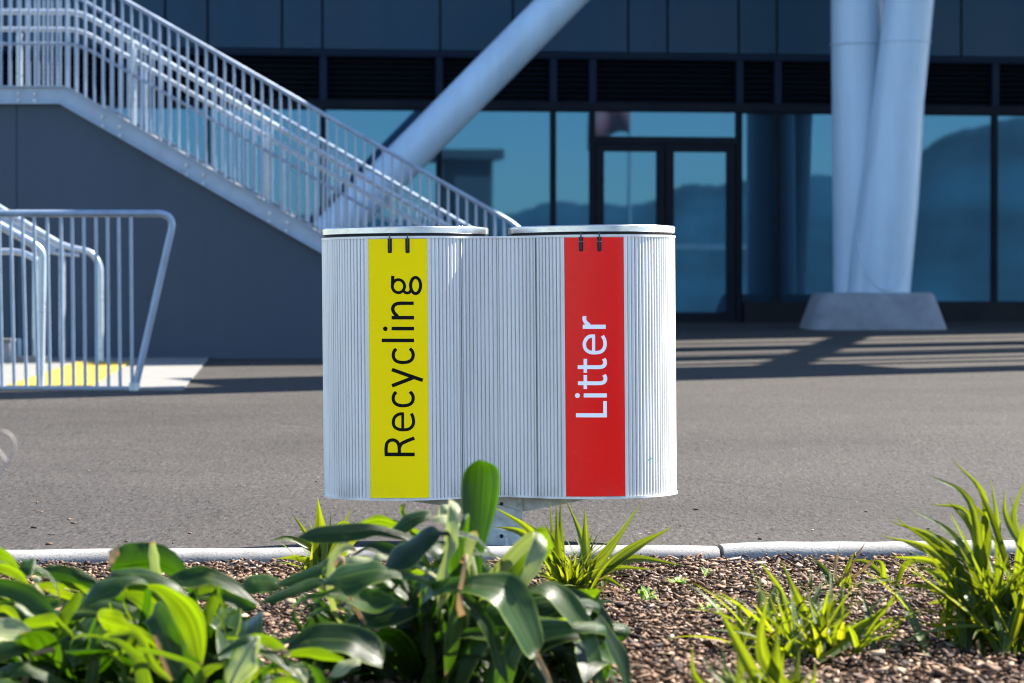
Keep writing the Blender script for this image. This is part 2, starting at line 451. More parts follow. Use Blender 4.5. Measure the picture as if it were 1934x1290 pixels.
    nt.links.new(b.outputs[0], ms.inputs[1]); nt.links.new(tl.outputs[0], ms.inputs[2])
    nt.links.new(ms.outputs[0], out.inputs['Surface'])
    return m
M['lily'] = leafmat('lily_leaf', (0.0025, 0.012, 0.0012), (0.020, 0.050, 0.003), (0.045, 0.13, 0.001), (0.15, 0.20, 0.03), 0.34, 0.34, tipstart=1.0, spec=0.26)
M['limes'] = leafmat('backlit_lily_leaf', (0.010, 0.040, 0.002), (0.040, 0.085, 0.004), (0.13, 0.22, 0.002), (0.22, 0.27, 0.05), 0.42, 0.42, tipstart=1.0, spec=0.3)  # lily copy with the backlit glow put into brighter colours
M['flax'] = leafmat('flax_blade', (0.009, 0.032, 0.004), (0.06, 0.10, 0.008), (0.24, 0.30, 0.006), (0.20, 0.25, 0.04), 0.42, 0.42, tipstart=0.97, stripes=10, spec=0.3)
M['dead'] = leafmat('withered_leaf', (0.16, 0.09, 0.04), (0.40, 0.28, 0.14), (0.35, 0.20, 0.07), (0.3, 0.2, 0.1), 0.6, 0.25, tipstart=1.0)
M['cream'] = leafmat('bleached_leaf', (0.15, 0.19, 0.07), (0.24, 0.26, 0.12), (0.22, 0.28, 0.05), (0.6, 0.5, 0.3), 0.45, 0.35, tipstart=0.95)
M['weed'] = leafmat('weed_leaf', (0.16, 0.30, 0.05), (0.24, 0.38, 0.12), (0.4, 0.6, 0.1), (0.3, 0.4, 0.1), 0.5, 0.35, tipstart=1.0)

def chipmat():
    m, nt, b = newmat('wood_chips')
    geo = N(nt, 'ShaderNodeNewGeometry')
    r = ramp(nt, geo.outputs['Random Per Island'], [(0.0, (0.010, 0.004, 0.002)), (0.3, (0.052, 0.025, 0.012)), (0.6, (0.135, 0.072, 0.038)), (0.88, (0.24, 0.145, 0.084)), (1.0, (0.40, 0.30, 0.21))])
    tc = N(nt, 'ShaderNodeTexCoord')
    nz = N(nt, 'ShaderNodeTexNoise'); nz.inputs['Scale'].default_value = 220; nz.inputs['Detail'].default_value = 3
    nt.links.new(tc.outputs['Object'], nz.inputs['Vector'])
    vr = ramp(nt, nz.outputs['Fac'], [(0.35, 0.6), (0.65, 1.2)])
    mx = N(nt, 'ShaderNodeMixRGB', blend_type='MULTIPLY'); mx.inputs[0].default_value = 1
    nt.links.new(r.outputs[0], mx.inputs[1]); nt.links.new(vr.outputs[0], mx.inputs[2])
    nt.links.new(mx.outputs[0], b.inputs['Base Color'])
    b.inputs['Roughness'].default_value = 0.75
    b.inputs['Specular IOR Level'].default_value = 0.3
    return m
M['chips'] = chipmat()

# ------------------------------------------------------------------ ground
g = MB()
ys = [-900, -60, -8, 2, 8.9, 14, 20, 26, 34, 45, 60, 900]
def gprof(y): return gz(max(-8, min(60, y)))
i0 = None
for y in ys:
    i = g.verts([(-900, y, gprof(y)), (900, y, gprof(y))])
    if i0 is not None: g.face([i0, i0 + 1, i + 1, i])
    i0 = i
tag(g.build('asphalt_ground', M['asphalt']), kind='structure')

# kerb stones: between the asphalt and the garden bed
def kerb_y(x): return 8.76 + 0.085 * x      # front face line
def kerb(x0, x1, ztop):
    d = Vector((1, 0.085, 0)).normalized()
    n = Vector((-d.y, d.x, 0))
    prof = [(0.0, -0.15), (0.0, -0.035), (0.006, -0.018), (0.018, -0.006), (0.036, 0.0), (0.085, 0.002), (0.12, 0.0), (0.13, -0.008), (0.13, -0.25), (0.0, -0.25)]
    mb = MB()
    xs = np.linspace(x0, x1, 40)
    prev = None
    for k, x in enumerate(xs):
        end = 0.006 if k in (0, 39) else 0.0
        wob = 0.0012 * math.sin(x * 9) + 0.0008 * math.sin(x * 31)
        i = mb.verts([Vector((x, kerb_y(x), 0)) + n * (a * (1 - 2*end) + end) + Vector((0, 0, ztop + b_ - end + wob)) for a, b_ in prof])
        m_ = len(prof)
        if prev is not None:
            for q in range(m_):
                q2 = (q + 1) % m_
                mb.face([prev + q, i + q, i + q2, prev + q2])
        else: mb.face([i + q for q in range(m_)])
        prev = i
    mb.face([prev + q for q in range(len(prof) - 1, -1, -1)])
    return mb.build('kerb', M['kerb'], smooth=True, sharp=50)
kj = (1364 - 967) / F * 8.85
for a, b_, z in ((-6.0, -3.2, 0.272), (-3.185, kj - 0.006, 0.274), (kj + 0.006, 4.6, 0.280)):
    tag(kerb(a, b_, z), kind='structure')

# garden bed
MZ = 0.236
def bump_h(x, y):
    return 0.012*math.sin(x*3.1+1)*math.sin(y*2.3) + 0.008*math.sin(x*7.7+y*5) 
g = MB()
nx_, ny_ = 60, 60
for j in range(ny_ + 1):
    for i in range(nx_ + 1):
        x = -5 + 10 * i / nx_
        yf = 1.0; yb = kerb_y(x) + 0.02
        y = yf + (yb - yf) * j / ny_
        g.v.append((x, y, MZ - 0.012 + bump_h(x, y) * min(1, (kerb_y(x) - y) * 2)))
for j in range(ny_):
    for i in range(nx_):
        a = j * (nx_ + 1) + i
        g.face([a, a + 1, a + nx_ + 2, a + nx_ + 1])
tag(g.build('garden_soil', M['soil'], smooth=True, sharp=0), kind='structure')

def chips(n):
    # wedge of the bed near the view
    y = rng.uniform(4.3, 9.0, n * 2)
    x = rng.uniform(-3.2, 3.2, n * 2)
    ok = (np.abs(x) < y * 0.24 + 0.95) & (y < 8.76 + 0.085 * x - 0.012)
    x = x[ok][:n]; y = y[ok][:n]; n = len(x)
    L = rng.gamma(3.2, 0.0047, n) + 0.004
    W = L * rng.uniform(0.2, 0.8, n)**1.2 + 0.0015
    T = rng.uniform(0.0015, 0.006, n)
    big = rng.random(n) < 0.02
    L[big] *= 2.2
    yaw = rng.uniform(0, 2*np.pi, n); pit = rng.normal(0, 0.28, n); rol = rng.normal(0, 0.35, n)
    bh = 0.012*np.sin(x*3.1+1)*np.sin(y*2.3) + 0.008*np.sin(x*7.7+y*5)
    z = MZ - 0.006 + bh*np.clip((8.76+0.085*x-y)*2, 0, 1) + rng.random(n)**1.6 * 0.024
    ns = 90        # a few chips kicked over the kerb on to the asphalt
    x[:ns] = rng.uniform(-2.6, 2.6, ns); y[:ns] = 8.76 + 0.085 * x[:ns] + 0.16 + rng.gamma(1.3, 1.1, ns); z[:ns] = 0.022 * y[:ns] + 0.003
    pit[:ns] *= .2; rol[:ns] *= .2; L[:ns] *= .8
    cy, sy = np.cos(yaw), np.sin(yaw); cp, sp_ = np.cos(pit), np.sin(pit); cr, sr = np.cos(rol), np.sin(rol)
    ax = np.stack([cy*cp, sy*cp, sp_], 1)
    b0 = np.stack([-sy, cy, np.zeros(n)], 1)
    c0 = np.cross(ax, b0)
    bx = b0*cr[:, None] + c0*sr[:, None]
    cx = np.cross(ax, bx)
    c = np.stack([x, y, z], 1)
    V = np.zeros((n, 8, 3))
    k = 0
    for s3 in (-1, 1):
        for s1, s2 in ((-1, -1), (1, -1), (1, 1), (-1, 1)):
            j1 = rng.uniform(0.6, 1.0, n) * s1; j2 = rng.uniform(0.35, 1.0, n) * s2
            V[:, k] = c + ax*(L/2*j1)[:, None] + bx*(W/2*j2)[:, None] + cx*(T/2*s3)[:, None]
            k += 1
    q = np.array([(0,3,2,1),(4,5,6,7),(0,1,5,4),(1,2,6,5),(2,3,7,6),(3,0,4,7)])
    faces = (q[None] + (np.arange(n)*8)[:, None, None]).reshape(-1)
    me = bpy.data.meshes.new('bark_mulch')
    me.vertices.add(n*8); me.vertices.foreach_set('co', V.reshape(-1))
    me.loops.add(len(faces)); me.loops.foreach_set('vertex_index', faces.astype(np.int32))
    me.polygons.add(n*6)
    me.polygons.foreach_set('loop_start', np.arange(0, n*24, 4, dtype=np.int32))
    me.materials.append(M['chips'])
    me.update(calc_edges=True); me.validate()
    o = bpy.data.objects.new('bark_mulch', me); COL.objects.link(o)
    return tag(o, 'brown and tan bark chip mulch covering the garden bed', 'mulch', kind='stuff')
chips(84000)

# pale concrete landing slab by the stair foot
sl = MB()
def gp(px, py, dz=0.0):
    D = 1.0
    # intersect pixel ray with the tilted ground
    dy = (645.0 - py) / F
    yy = math.cos(PITCH) + dy * math.sin(PITCH); zz = -math.sin(PITCH) + dy * math.cos(PITCH)
    D = (CAM_Z - dz) / (0.022 - zz / yy)
    return P(px, py, D)
a, b_ = gp(345, 738), gp(388, 680)
sl.prism([Vector((-9, a.y, gz(a.y)+0.012)), Vector((a.x, a.y, gz(a.y)+0.012)), Vector((b_.x, b_.y+.3, gz(b_.y+.3)+0.012)), Vector((-9, b_.y+.3, gz(b_.y+.3)+0.012))], Vector((0, 0, -0.06)))
tag(sl.build('pavement', M['slab']), kind='structure')

# tactile paving: domed pad
tp = [gp(175, 727, .02), gp(247, 683, .02), gp(147, 683, .02), gp(12, 727, .02)]
tm = MB()
up = Vector((0, 0, 0.022))
q4 = [p.copy() for p in tp]
for p in q4: p.z = gz(p.y) + 0.012
tm.prism([p + Vector((0, 0, 0.006)) for p in q4], Vector((0, 0, -0.005)))
for i in range(16):
    for j in range(14):
        u = (i + .5) / 16; v = (j + .5) / 14
        c = (q4[3] * (1-u) + q4[0] * u) * (1-v) + (q4[2] * (1-u) + q4[1] * u) * v
        c.z = gz(c.y) + 0.0185
        k = tm.verts([c + Vector((math.cos(t)*r_, math.sin(t)*r_*1.3, h)) for r_, h in ((.030, 0), (.019, .006)) for t in [n_*math.pi/4 for n_ in range(8)]])
        for n_ in range(8):
            m_ = (n_ + 1) % 8
            tm.face([k+n_, k+m_, k+8+m_, k+8+n_])
        tm.face([k+8+n_ for n_ in range(8)])
tag(tm.build('tactile_paving', M['tactile']), 'yellow dimpled tactile paving pad on the pale slab behind the guard rail', 'tactile paving')

# ------------------------------------------------------------------ building facade
YAW = 0.128
D0 = 36.24
FN = Vector((YAW, -1, 0)).normalized()      # outward normal
FD = Vector((1, YAW, 0)).normalized()
bld = empty('office_building', (0, D0, gz(D0)))
bld.rotation_euler = (0, 0, math.atan(YAW))
tag(bld, 'dark blue clad building with black louvres above a long glazed ground floor', 'building')
def fu(px):
    t = (px - 967.0) / F
    X = t * D0 / (1 - YAW * t)
    return X * math.sqrt(1 + YAW * YAW)
def fz(py, px=1300):
    t = (px - 967.0) / F
    X = t * D0 / (1 - YAW * t)
    return P(px, py, D0 + YAW * X).z - gz(D0)
# local frame: x along wall, -y outwards, z up from base
ZB = 0.0
Z_pan = fz(101)       # bottom of cladding
Z_lt = fz(114)        # louvre top
Z_lb = fz(195)
Z_gt = fz(210)        # glass top
Z_gb = fz(572)        # glass bottom
def fbox(mb, u0, u1, z0, z1, y0, y1): mb.box((u0, y0, z0), (u1, y1, z1))
UL, UR = fu(-500), fu(2500)
# core mass
core = MB(); fbox(core, UL, UR, -0.5, 15.5, 0.35, 9.0)
core.build('wall', M['void'], bld)
# cladding panels
joints = [-420, -310, -200, -90, 20, 130, 222, 313, 393, 533, 609, 831, 968, 1185, 1259, 1393, 1465, 1600, 1700, 1812, 1950, 2080, 2220, 2400]
cl = MB()
Z_hi = 15.4
rows = [Z_pan, Z_pan + 2.9, Z_pan + 5.9, Z_pan + 8.9, Z_hi]
for a, b_ in zip(joints[:-1], joints[1:]):
    for z0, z1 in zip(rows[:-1], rows[1:]):
        fbox(cl, fu(a) + .014, fu(b_) - .014, z0 + (.0 if z0 == Z_pan else .012), z1 - .012, -0.05 - 0.003*((a*7) % 3), 0.02)
cl.build('cladding', M['clad'], bld, bevel=0.004)
bk = MB(); fbox(bk, UL, UR, Z_pan - .0, Z_hi, 0.02, 0.34); bk.build('backing', M['navy_trim'], bld)
bm_ = MB()
fbox(bm_, UL, UR, Z_lt, Z_pan - .01, -0.02, 0.3)
fbox(bm_, UL, UR, Z_lt + 0.03, Z_lt + 0.085, -0.035, -0.018)
bm_.build('fascia_beam', M['navy_trim'], bld, bevel=0.004)
# louvre bays
mull = [-330, -110, 110, 393, 611, 830, 1045.5, 1119.5, 1397, 1469, 1650, 1879.5, 2100, 2330]
mw = 0.046
bays = list(zip(mull[:-1], mull[1:]))
for a, b_ in bays:
    u0, u1 = fu(a) + mw, fu(b_) - mw
    lv = MB()
    n = 8
    for k in range(n):
        z = Z_lb + (Z_lt - Z_lb) * (k + .5) / n
        i = lv.verts([(u0, 0.04, z - .03), (u1, 0.04, z - .03), (u1, 0.14, z + .03), (u0, 0.14, z + .03), (u0, 0.04, z - .024), (u1, 0.04, z - .024), (u1, 0.14, z + .036), (u0, 0.14, z + .036)])
        for q in ((0,3,2,1),(4,5,6,7),(0,1,5,4),(1,2,6,5),(2,3,7,6),(3,0,4,7)): lv.face([i + c for c in q])
    fbox(lv, u0, u1, Z_lb, Z_lt, 0.20, 0.22)
    lv.build('louvre', M['louvre'], bld)
for a in mull:
    mm = MB()
    fbox(mm, fu(a) - mw, fu(a) + mw, Z_lb, Z_lt, -0.01, 0.2)
    mm.build('mullion', M['navy_trim'], bld, bevel=0.004)
tr = MB(); fbox(tr, UL, UR, Z_gt, Z_lb, -0.012, 0.25); tr.build('transom', M['frame'], bld, bevel=0.004)
pl = MB(); fbox(pl, UL, fu(1119), -0.6, Z_gb, -0.03, 0.3); fbox(pl, fu(1404), UR, -0.6, Z_gb, -0.03, 0.3); pl.build('plinth', M['plinth'], bld, bevel=0.004)
# windows
gm = 0.034
for a, b_ in bays:
    if a == 1119.5: continue
    fr = MB()
    u0, u1 = fu(a), fu(b_)
    fbox(fr, u0 - 0.002, u0 + gm, Z_gb, Z_gt, 0.0, 0.12)
    fbox(fr, u1 - gm, u1 - 0.003, Z_gb, Z_gt, 0.0, 0.12)
    fbox(fr, u0 + gm, u1 - gm, Z_gt - .02, Z_gt, 0.002, 0.12)
    fbox(fr, u0 + gm, u1 - gm, Z_gb, Z_gb + .02, 0.002, 0.12)
    f = fr.build('window', M['frame'], bld)
    gl = MB(); fbox(gl, u0 + gm, u1 - gm, Z_gb + .02, Z_gt - .02, 0.06, 0.08)
    gl.build('pane', M['glass'], f)
# door set
df = MB()
ul, ur = fu(1113), fu(1404)
z_t1 = fz(258.5); z_h = fz(272); z_d = fz(284); z_ft = fz(606)
fbox(df, ul + .03, fu(1124), 0.0, Z_gt, 0.0, 0.14)
fbox(df, fu(1391), ur - .02, 0.0, Z_gt, 0.0, 0.14)
fbox(df, fu(1124), fu(1391), z_h, z_t1, 0.002, 0.14)
fbox(df, fu(1124), fu(1391), Z_gt - 0.01, Z_gt - .003, 0.002, 0.14)
dfo = df.build('door_frame', M['frame'], bld)
gl = MB(); fbox(gl, fu(1124), fu(1391), z_t1, Z_gt - .01, 0.06, 0.08); gl.build('fanlight_pane', M['glass'], dfo)
th = MB(); fbox(th, fu(1121), fu(1394), -0.1, 0.03, -0.02, 0.14); th.build('threshold', M['plinth'], bld)
zdb = fz(590)
for (x0, g0, g1, x1, hx) in ((1126, 1141, 1240, 1256, 1247), (1258, 1273, 1372, 1389, 1265)):
    dl = MB()
    fbox(dl, fu(x0), fu(g0), 0.03, z_h - .005, 0.01, 0.06)
    fbox(dl, fu(g1), fu(x1), 0.03, z_h - .005, 0.01, 0.06)
    fbox(dl, fu(g0), fu(g1), fz(287), z_h - .005, 0.012, 0.06)
    fbox(dl, fu(g0), fu(g1), 0.03, zdb, 0.012, 0.06)
    d_ = dl.build('door', M['frame'], bld)
    gl = MB(); fbox(gl, fu(g0), fu(g1), zdb, fz(287), 0.035, 0.045); gl.build('pane', M['glass'], d_)
    hd = MB(); hd.tube([(fu(hx), -0.04, 0.9), (fu(hx), -0.04, 1.3)], 0.012); hd.tube([(fu(hx), -0.04, 0.95), (fu(hx), 0.01, 0.95)], 0.008); hd.tube([(fu(hx), -0.04, 1.25), (fu(hx), 0.01, 1.25)], 0.008)
    hd.build('handle', M['navy_trim'], d_)
rf = MB(); fbox(rf, UL - .2, UR + .2, 15.5, 15.8, -0.3, 9.2); rf.build('roof', M['clad'], bld)

# ------------------------------------------------------------------ structural columns
DC = 34.2
s = DC / F
col = empty('structural_column', (P(1646, 620, DC).x, DC, gz(DC)))
tag(col, 'white V shaped steel column rising from a tapered concrete block', 'column')
cl0 = col.location
def loc(p): return Vector(p) - Vector(cl0)
zb = P(1646, 556, DC).z
def colp(px, py, dy=0.0): 
    p = P(px, py, DC); p.y += dy; return loc(p)
def extend(a, b, zmax):
    t = (zmax - a.z) / (b.z - a.z); return a + (b - a) * t
t1 = MB(); a = colp(1630, 560, .10); b_ = colp(1623, 0, .16); t1.tube([a, b_, extend(a, b_, 13.0)], [54*s, 51*s, 51*s], 40, cap=True)
t1.build('left_tube', M['white_paint'], col, smooth=True)
t2 = MB(); b_ = colp(1711, 0, -.32); a = colp(1692, 190, -.26)
t2.tube([colp(1655, 559, -.12), colp(1662, 480, -.15), colp(1673, 380, -.2), colp(1684, 280, -.24), a, b_, extend(a, b_, 13.0)], [60*s, 60*s, 57*s, 52*s, 48*s, 46*s, 46*s], 48)
t2.build('right_tube', M['white_paint'], col, smooth=True)
sd = MB(); up_ = []
for px_, py_ in [(1612,440),(1616,480),(1627,515),(1645,540),(1663,547),(1681,538),(1697,512),(1706,478),(1711,440)]:
    u = (px_ - (1659 + (500-py_)*.06)) / 62; dyy = -.14 - 60*s*math.sqrt(max(0.02, 1 - u*u)) + .01
    up_.append(colp(px_, py_, dyy))
sd.tube(bez(up_, 40), .014, 8); sd.build('saddle_seam', M['white_paint'], col, smooth=True)
ws = MB()
for ang_c, rr, dy in ((colp(1624, 82, .151), 52.6*s, 0), (colp(1702.8, 84, -.293), 47.4*s, 0)):
    c = ang_c
    ws.tube([c + Vector((0, 0, -.016)), c + Vector((0, 0, -.008)), c + Vector((0, 0, .008)), c + Vector((0, 0, .016))], [rr - .004, rr + .005, rr + .005, rr - .004], 40)
ws.build('weld_seam', M['white_paint'], col, smooth=True)
lug = MB(); c = colp(1707, 205, -.54); lug.tube([c + Vector((0, 0, -.02)), c, c + Vector((0, 0, .02))], [.01, .022, .01], 10); lug.build('lifting_lug', M['white_paint'], col, smooth=True)
# concrete footing
ft = MB()
def sq(cx, cy, z, hx, hy, n=32, e=5.0):
    out = []
    for k in range(n):
        t = 2*math.pi*k/n
        c, s_ = math.cos(t), math.sin(t)
        out.append(Vector((cx + hx*abs(c)**(2/e)*(1 if c > 0 else -1), cy + hy*abs(s_)**(2/e)*(1 if s_ > 0 else -1), z)))
    return out
cx = colp(1647, 600).x
zt = colp(1647, 553).z
rings = [(0.0 - .05, 134), (0.0, 133.5), (zt*.9, 112), (zt*.98, 108.5), (zt, 104)]
prev = None
for z, h in rings:
    i = ft.verts(sq(cx, 0, z, h*s, h*s*.8)); 
    if prev is not None:
        for q in range(32): ft.face([prev + q, prev + (q+1) % 32, i + (q+1) % 32, i + q])
    prev = i
ft.face([prev + q for q in range(32)])
ft.build('footing', M['concrete'], col, smooth=True, sharp=30)

# diagonal brace
DB = 33.6
a = P(447, 622, DB); b_ = P(1061, 0, DB)
br = empty('diagonal_brace', (a.x, a.y, gz(DB)))
tag(br, 'thick white round steel brace slanting up to the right behind the stair', 'brace')
A = a - Vector(br.location); B = b_ - Vector(br.location)
mbx = MB(); mbx.tube([A, extend(A, B, 13.0)], 37.5*DB/F, 40); mbx.build('tube', M['white_paint'], br, smooth=True)
fb = MB(); i = None
prev = None
for z, h in ((-.05, .62), (.35, .48)):
    i = fb.verts(sq(0, 0, z, h, h))
    if prev is not None:
        for q in range(32): fb.face([prev + q, prev + (q+1) % 32, i + (q+1) % 32, i + q])
    prev = i
fb.face([prev + q for q in range(32)]); fb.build('footing', M['concrete'], br)

# ------------------------------------------------------------------ staircase
YS = 25.2
YF = 27.7
stair = empty('outdoor_staircase', (P(500, 678, YS).x, YS, gz(YS)))
tag(stair, 'galvanised outdoor staircase with barred balustrades on a dark rendered side wall', 'staircase')
so = Vector(stair.location)
def sp(px, py, y=YS): 
    p = P(px, py, YS); p.y = y
    return p - so
def Stop(x): return 163 + .578 * (x - 128) if x > 128 else 163
def Sbot(x): return 197 + .5715 * (x - 115) if x > 115 else 197
XE = 950
wl = MB()
wl.prism([sp(-900, 197), sp(-900, 740), sp(XE, 690), sp(XE, Sbot(XE)), sp(115, 197)][::-1], Vector((0, YF - YS, 0)))
wl.build('side_wall', M['wall'], stair)
jt = MB(); jt.prism([sp(31, 198, YS-.002), sp(31, 676, YS-.002), sp(32.5, 676, YS-.002), sp(32.5, 198, YS-.002)][::-1], Vector((0, .004, 0)))
jt.build('wall_joint', M['navy_trim'], stair)
def stringer(y0, name):
    mb = MB()
    t = Vector((0, .02, 0))
    mb.prism([sp(-900, 163, y0), sp(-900, 197, y0), sp(115, 197, y0), sp(XE+20, Sbot(XE+20), y0), sp(XE+20, Stop(XE+20), y0), sp(128, 163, y0)][::-1], t)
    # flanges top and bottom
    for f0, off in ((Stop, 0), (Sbot, 0)):
        pts = [(-900, f0(-900)), (128 if f0 is Stop else 115, f0(100)), (XE+20, f0(XE+20))]
        for (xa, ya), (xb, yb) in zip(pts[:-1], pts[1:]):
            A_, B_ = sp(xa, ya, y0 - .045), sp(xb, yb, y0 - .045)
            dz = Vector((0, 0, -.012)) if f0 is Stop else Vector((0, 0, .012))
            mb.prism([A_, B_, B_ + dz, A_ + dz], Vector((0, .046, 0)))
    return mb.build(name, M['galv'], stair)
stringer(YS - .03, 'stringer')
stringer(YF + .03, 'stringer')
for (bx, by) in ((36,178),(36,191),(67,178),(67,191),(195,222),(195,239),(228,240),(228,256),(353,313),(353,330),(385,331),(385,347),(510,403),(509,418),(543,421),(541,436),(668,494),(700,512)):
    c = sp(bx, by, YS - .03)
    mb = MB(); mb.tube([c, c + Vector((0, -.018, 0))], .017, 6); mb.tube([c + Vector((0, -.018, 0)), c + Vector((0, -.03, 0))], .009, 8)
    mb.build('bolt', M['galv_dull'], stair)
# treads
tdm = MB()
nst = 15
xa, xb = 128, XE
for k in range(nst):
    x0 = xa + (xb - xa) * k / nst; x1 = xa + (xb - xa) * (k + 1) / nst
    z = sp(x1, Stop(x1) + 6).z
    tdm.box((sp(x0, 0).x, 0.03, z - .05), (sp(x1, 0).x + .02, YF - YS - .03, z))
tdm.build('treads', M['concrete'], stair)
ld = MB(); ld.box((sp(-900, 0).x, 0, sp(0, 175).z - .05), (sp(128, 0).x, YF - YS, sp(0, 175).z)); ld.build('landing', M['concrete'], stair)
# balustrades: the hundred largest bars are parts, the rest one part
rest = MB()
def Trail(x): return .574 * (x - 235) if x > 130 else .574 * (130 - 235)
for y0, tagn in ((YS - .015, 'near'),):
    bal = MB(); 
    bal.tube(rounded([sp(-900, Trail(0), y0), sp(130, Trail(130), y0), sp(975, Trail(975), y0), sp(1010, Trail(975) + 40, y0), sp(1010, 640, y0)], .12), .021, 10)
    bo = bal.build('top_rail', M['galv'], stair, smooth=True)
    x = 301.7 - 17.57 * 66
    while x < 975:
        ends = [sp(x, Trail(x), y0), sp(x, min(Stop(x) + 12, 640), y0)]
        if x < -18: rest.tube(ends, .0115, 8)
        else:
            mb = MB(); mb.tube(ends, .0115, 8)
            mb.build('baluster', M['baluster_steel'], stair, smooth=True)
        x += 17.57
def Tfar(x): return Stop(x) - 172
fb_ = MB(); fb_.tube(rounded([P(-900, Tfar(0), YF) - so, P(140, Tfar(128), YF) - so, P(905, Tfar(905), YF) - so], .12), .019, 10)
fb_.build('far_top_rail', M['baluster_steel'], stair, smooth=True)
x = 290.0 - 16.0 * 22
while x < 900:
    ends = [P(x, Tfar(x), YF) - so, P(x, min(Stop(x) + 20, 640), YF) - so]
    if x < 200: rest.tube(ends, .0115, 8)
    else:
        mb = MB(); mb.tube(ends, .0115, 8)
        mb.build('baluster', M['baluster_steel'], stair, smooth=True)
    x += 16.0
tag(rest.build('baluster_row', M['baluster_steel'], stair, smooth=True), kind='stuff')
def hrail(dy, y0, r, mat, drop=0.0, x_end=900, name='handrail'):
    mb = MB()
    pts = [sp(-900, 163 + dy + drop, y0), sp(128 + (20 if drop else 0), 163 + dy + drop, y0), sp(x_end, Stop(x_end) + dy, y0)]
    mb.tube(rounded(pts, .15), r, 12)
    return mb.build(name, mat, stair, smooth=True)
hrail(-150, YS + .10, .026, M['bright_steel'], 7)
hrail(-124, YS + .10, .021, M['bright_steel'], 14)
hrail(-98, YS + .02, .015, M['galv'], 17)
for x, yt in ((35, 62), (250, 90), (505, 250), (740, 372)):
    mb = MB(); mb.tube([sp(x, yt, YS + .05), sp(x, Stop(x) + 6, YS + .05)], .028, 12)
    mb.tube([sp(x, yt + 2, YS + .05), sp(x, yt - 14, YS + .09)], .010, 8)
    mb.build('handrail_post', M['bright_steel'], stair, smooth=True)
for x in (273, 533, 790):
    mb = MB(); mb.tube([P(x, Stop(x) - 128, YF - .05) - so, P(x, Stop(x) + 10, YF - .05) - so], .028, 12)
    mb.build('handrail_post', M['galv'], stair, smooth=True)

# ------------------------------------------------------------------ guard rail (left)
DG = 19.75
gr = empty('guard_rail', (P(255, 738, DG).x, DG, gz(DG)))
tag(gr, 'low galvanised guard rail with upright bars and a slanting end leg', 'guard rail')
go = Vector(gr.location)
def gq(px, py, D=DG): return P(px, py, D) - go
mb = MB(); mb.tube(rounded([gq(-300, 403), gq(331, 403), gq(255, 734)], .13, 10), .0255, 14); mb.build('frame', M['galv'], gr, smooth=True)
mb = MB(); 
a, b_ = gq(-300, 734), gq(258, 735)
mb.prism([a + Vector((0, -.025, .02)), b_ + Vector((0, -.025, .02)), b_ + Vector((0, -.025, -.02)), a + Vector((0, -.025, -.02))][::-1], Vector((0, .05, 0))); mb.build('bottom_rail', M['galv'], gr)
tops = [-300+22.5*k for k in range(13)] + [-2, 20, 42, 64, 89, 115, 136, 158, 181, 203, 224, 247]
bots = [-294+22.5*k for k in range(13)] + [4, 27, 50, 72, 94.5, 117.5, 139, 161, 183, 205, 227, 249.6]
for a, b_ in zip(tops, bots):
    mb = MB(); mb.tube([gq(a, 408), gq(b_, 733)], .0125, 8); mb.build('baluster', M['galv'], gr, smooth=True)
mb = MB(); c = gq(254, 737); mb.box((c.x - .035, -.035, c.z - .03), (c.x + .035, .035, c.z + .055)); mb.build('foot_bracket', M['galv_dull'], gr, bevel=.004)

# ramp handrails behind the guard rail
def handrail(paths, posts, label, D):
    c = paths[0][0][-1]
    h = empty('stair_handrail', (P(c[0], c[1], D).x, D, gz(D)))
    tag(h, label, 'handrail')
    ho = Vector(h.location)
    for pts, rad, r in paths:
        mb = MB(); mb.tube(rounded([P(x, y, D + dd) - ho for x, y, *dd_ in pts for dd in [dd_[0] if dd_ else 0]], rad, 8), r, 12)
        mb.build('rail', M['bright_steel'], h, smooth=True)
    for x, y0, y1 in posts:
        mb = MB(); mb.tube([P(x, y0, D) - ho, P(x, y1, D) - ho], .03, 12); mb.build('post', M['bright_steel'], h, smooth=True)
    return h
handrail([([(-300, 260), (62, 460), (80, 476), (76, 738)], .14, .031), ([(-300, 475, .25), (40, 475, .25), (72, 492, .1), (80, 520, 0)], .1, .024)], [], 'bright handrail turning down to the ground just behind the guard rail', 20.1)
handrail([([(-300, 212), (120, 466), (172, 476), (189, 500), (190, 682)], .12, .030), ([(-300, 250), (95, 478), (150, 482)], .1, .02)], [(117, 468, 684), (67, 452, 684)], 'handrail with two upright posts and a rounded end close to the dark wall', 24.2)
ss = MB(); Dq = 23.6
ss.prism([P(-300, 232, Dq), P(112, 468, Dq), P(96, 478, Dq), P(-300, 250, Dq)][::-1], Vector((0, .03, 0)))
o = ss.build('stair_stringer', M['galv'])
tag(o, 'grey steel stringer plate sloping down beside the handrails at the left edge', 'stringer')
# small grey cabinet and white bollard
c = P(2, 690, 24.0)
cb = empty('service_cabinet', (c.x, c.y, gz(c.y)))
tag(cb, 'small grey cabinet with a pale lid at the left edge beside the wall', 'cabinet')
k = 24.0 / F
mb = MB(); mb.box((-30*k, 0, 0), (17*k, .25, 42*k)); mb.build('box', M['concrete'], cb, bevel=.01)
mb = MB(); mb.box((-32*k, -.02, 42*k), (19*k, .27, 49*k)); mb.build('lid', M['slab'], cb, bevel=.01)
c = P(36, 690, 24.3)
mb = MB(); mb.tube([(0, 0, -.02), (0, 0, 45*k), (0, 0, 47*k)], [4.5*k, 4.5*k, 2*k], 16)
o = mb.build('bollard', M['white_paint'], smooth=True); o.location = (c.x, c.y, gz(c.y))
tag(o, 'short white bollard beside the small grey cabinet', 'bollard')
a, b_ = gp(30, 688), gp(86, 688)
mb = MB(); mb.box((0, 0, 0), (b_.x - a.x, .18, .07)); o = mb.build('concrete_edging', M['slab'], bevel=.008); o.location = (a.x, a.y, gz(a.y))
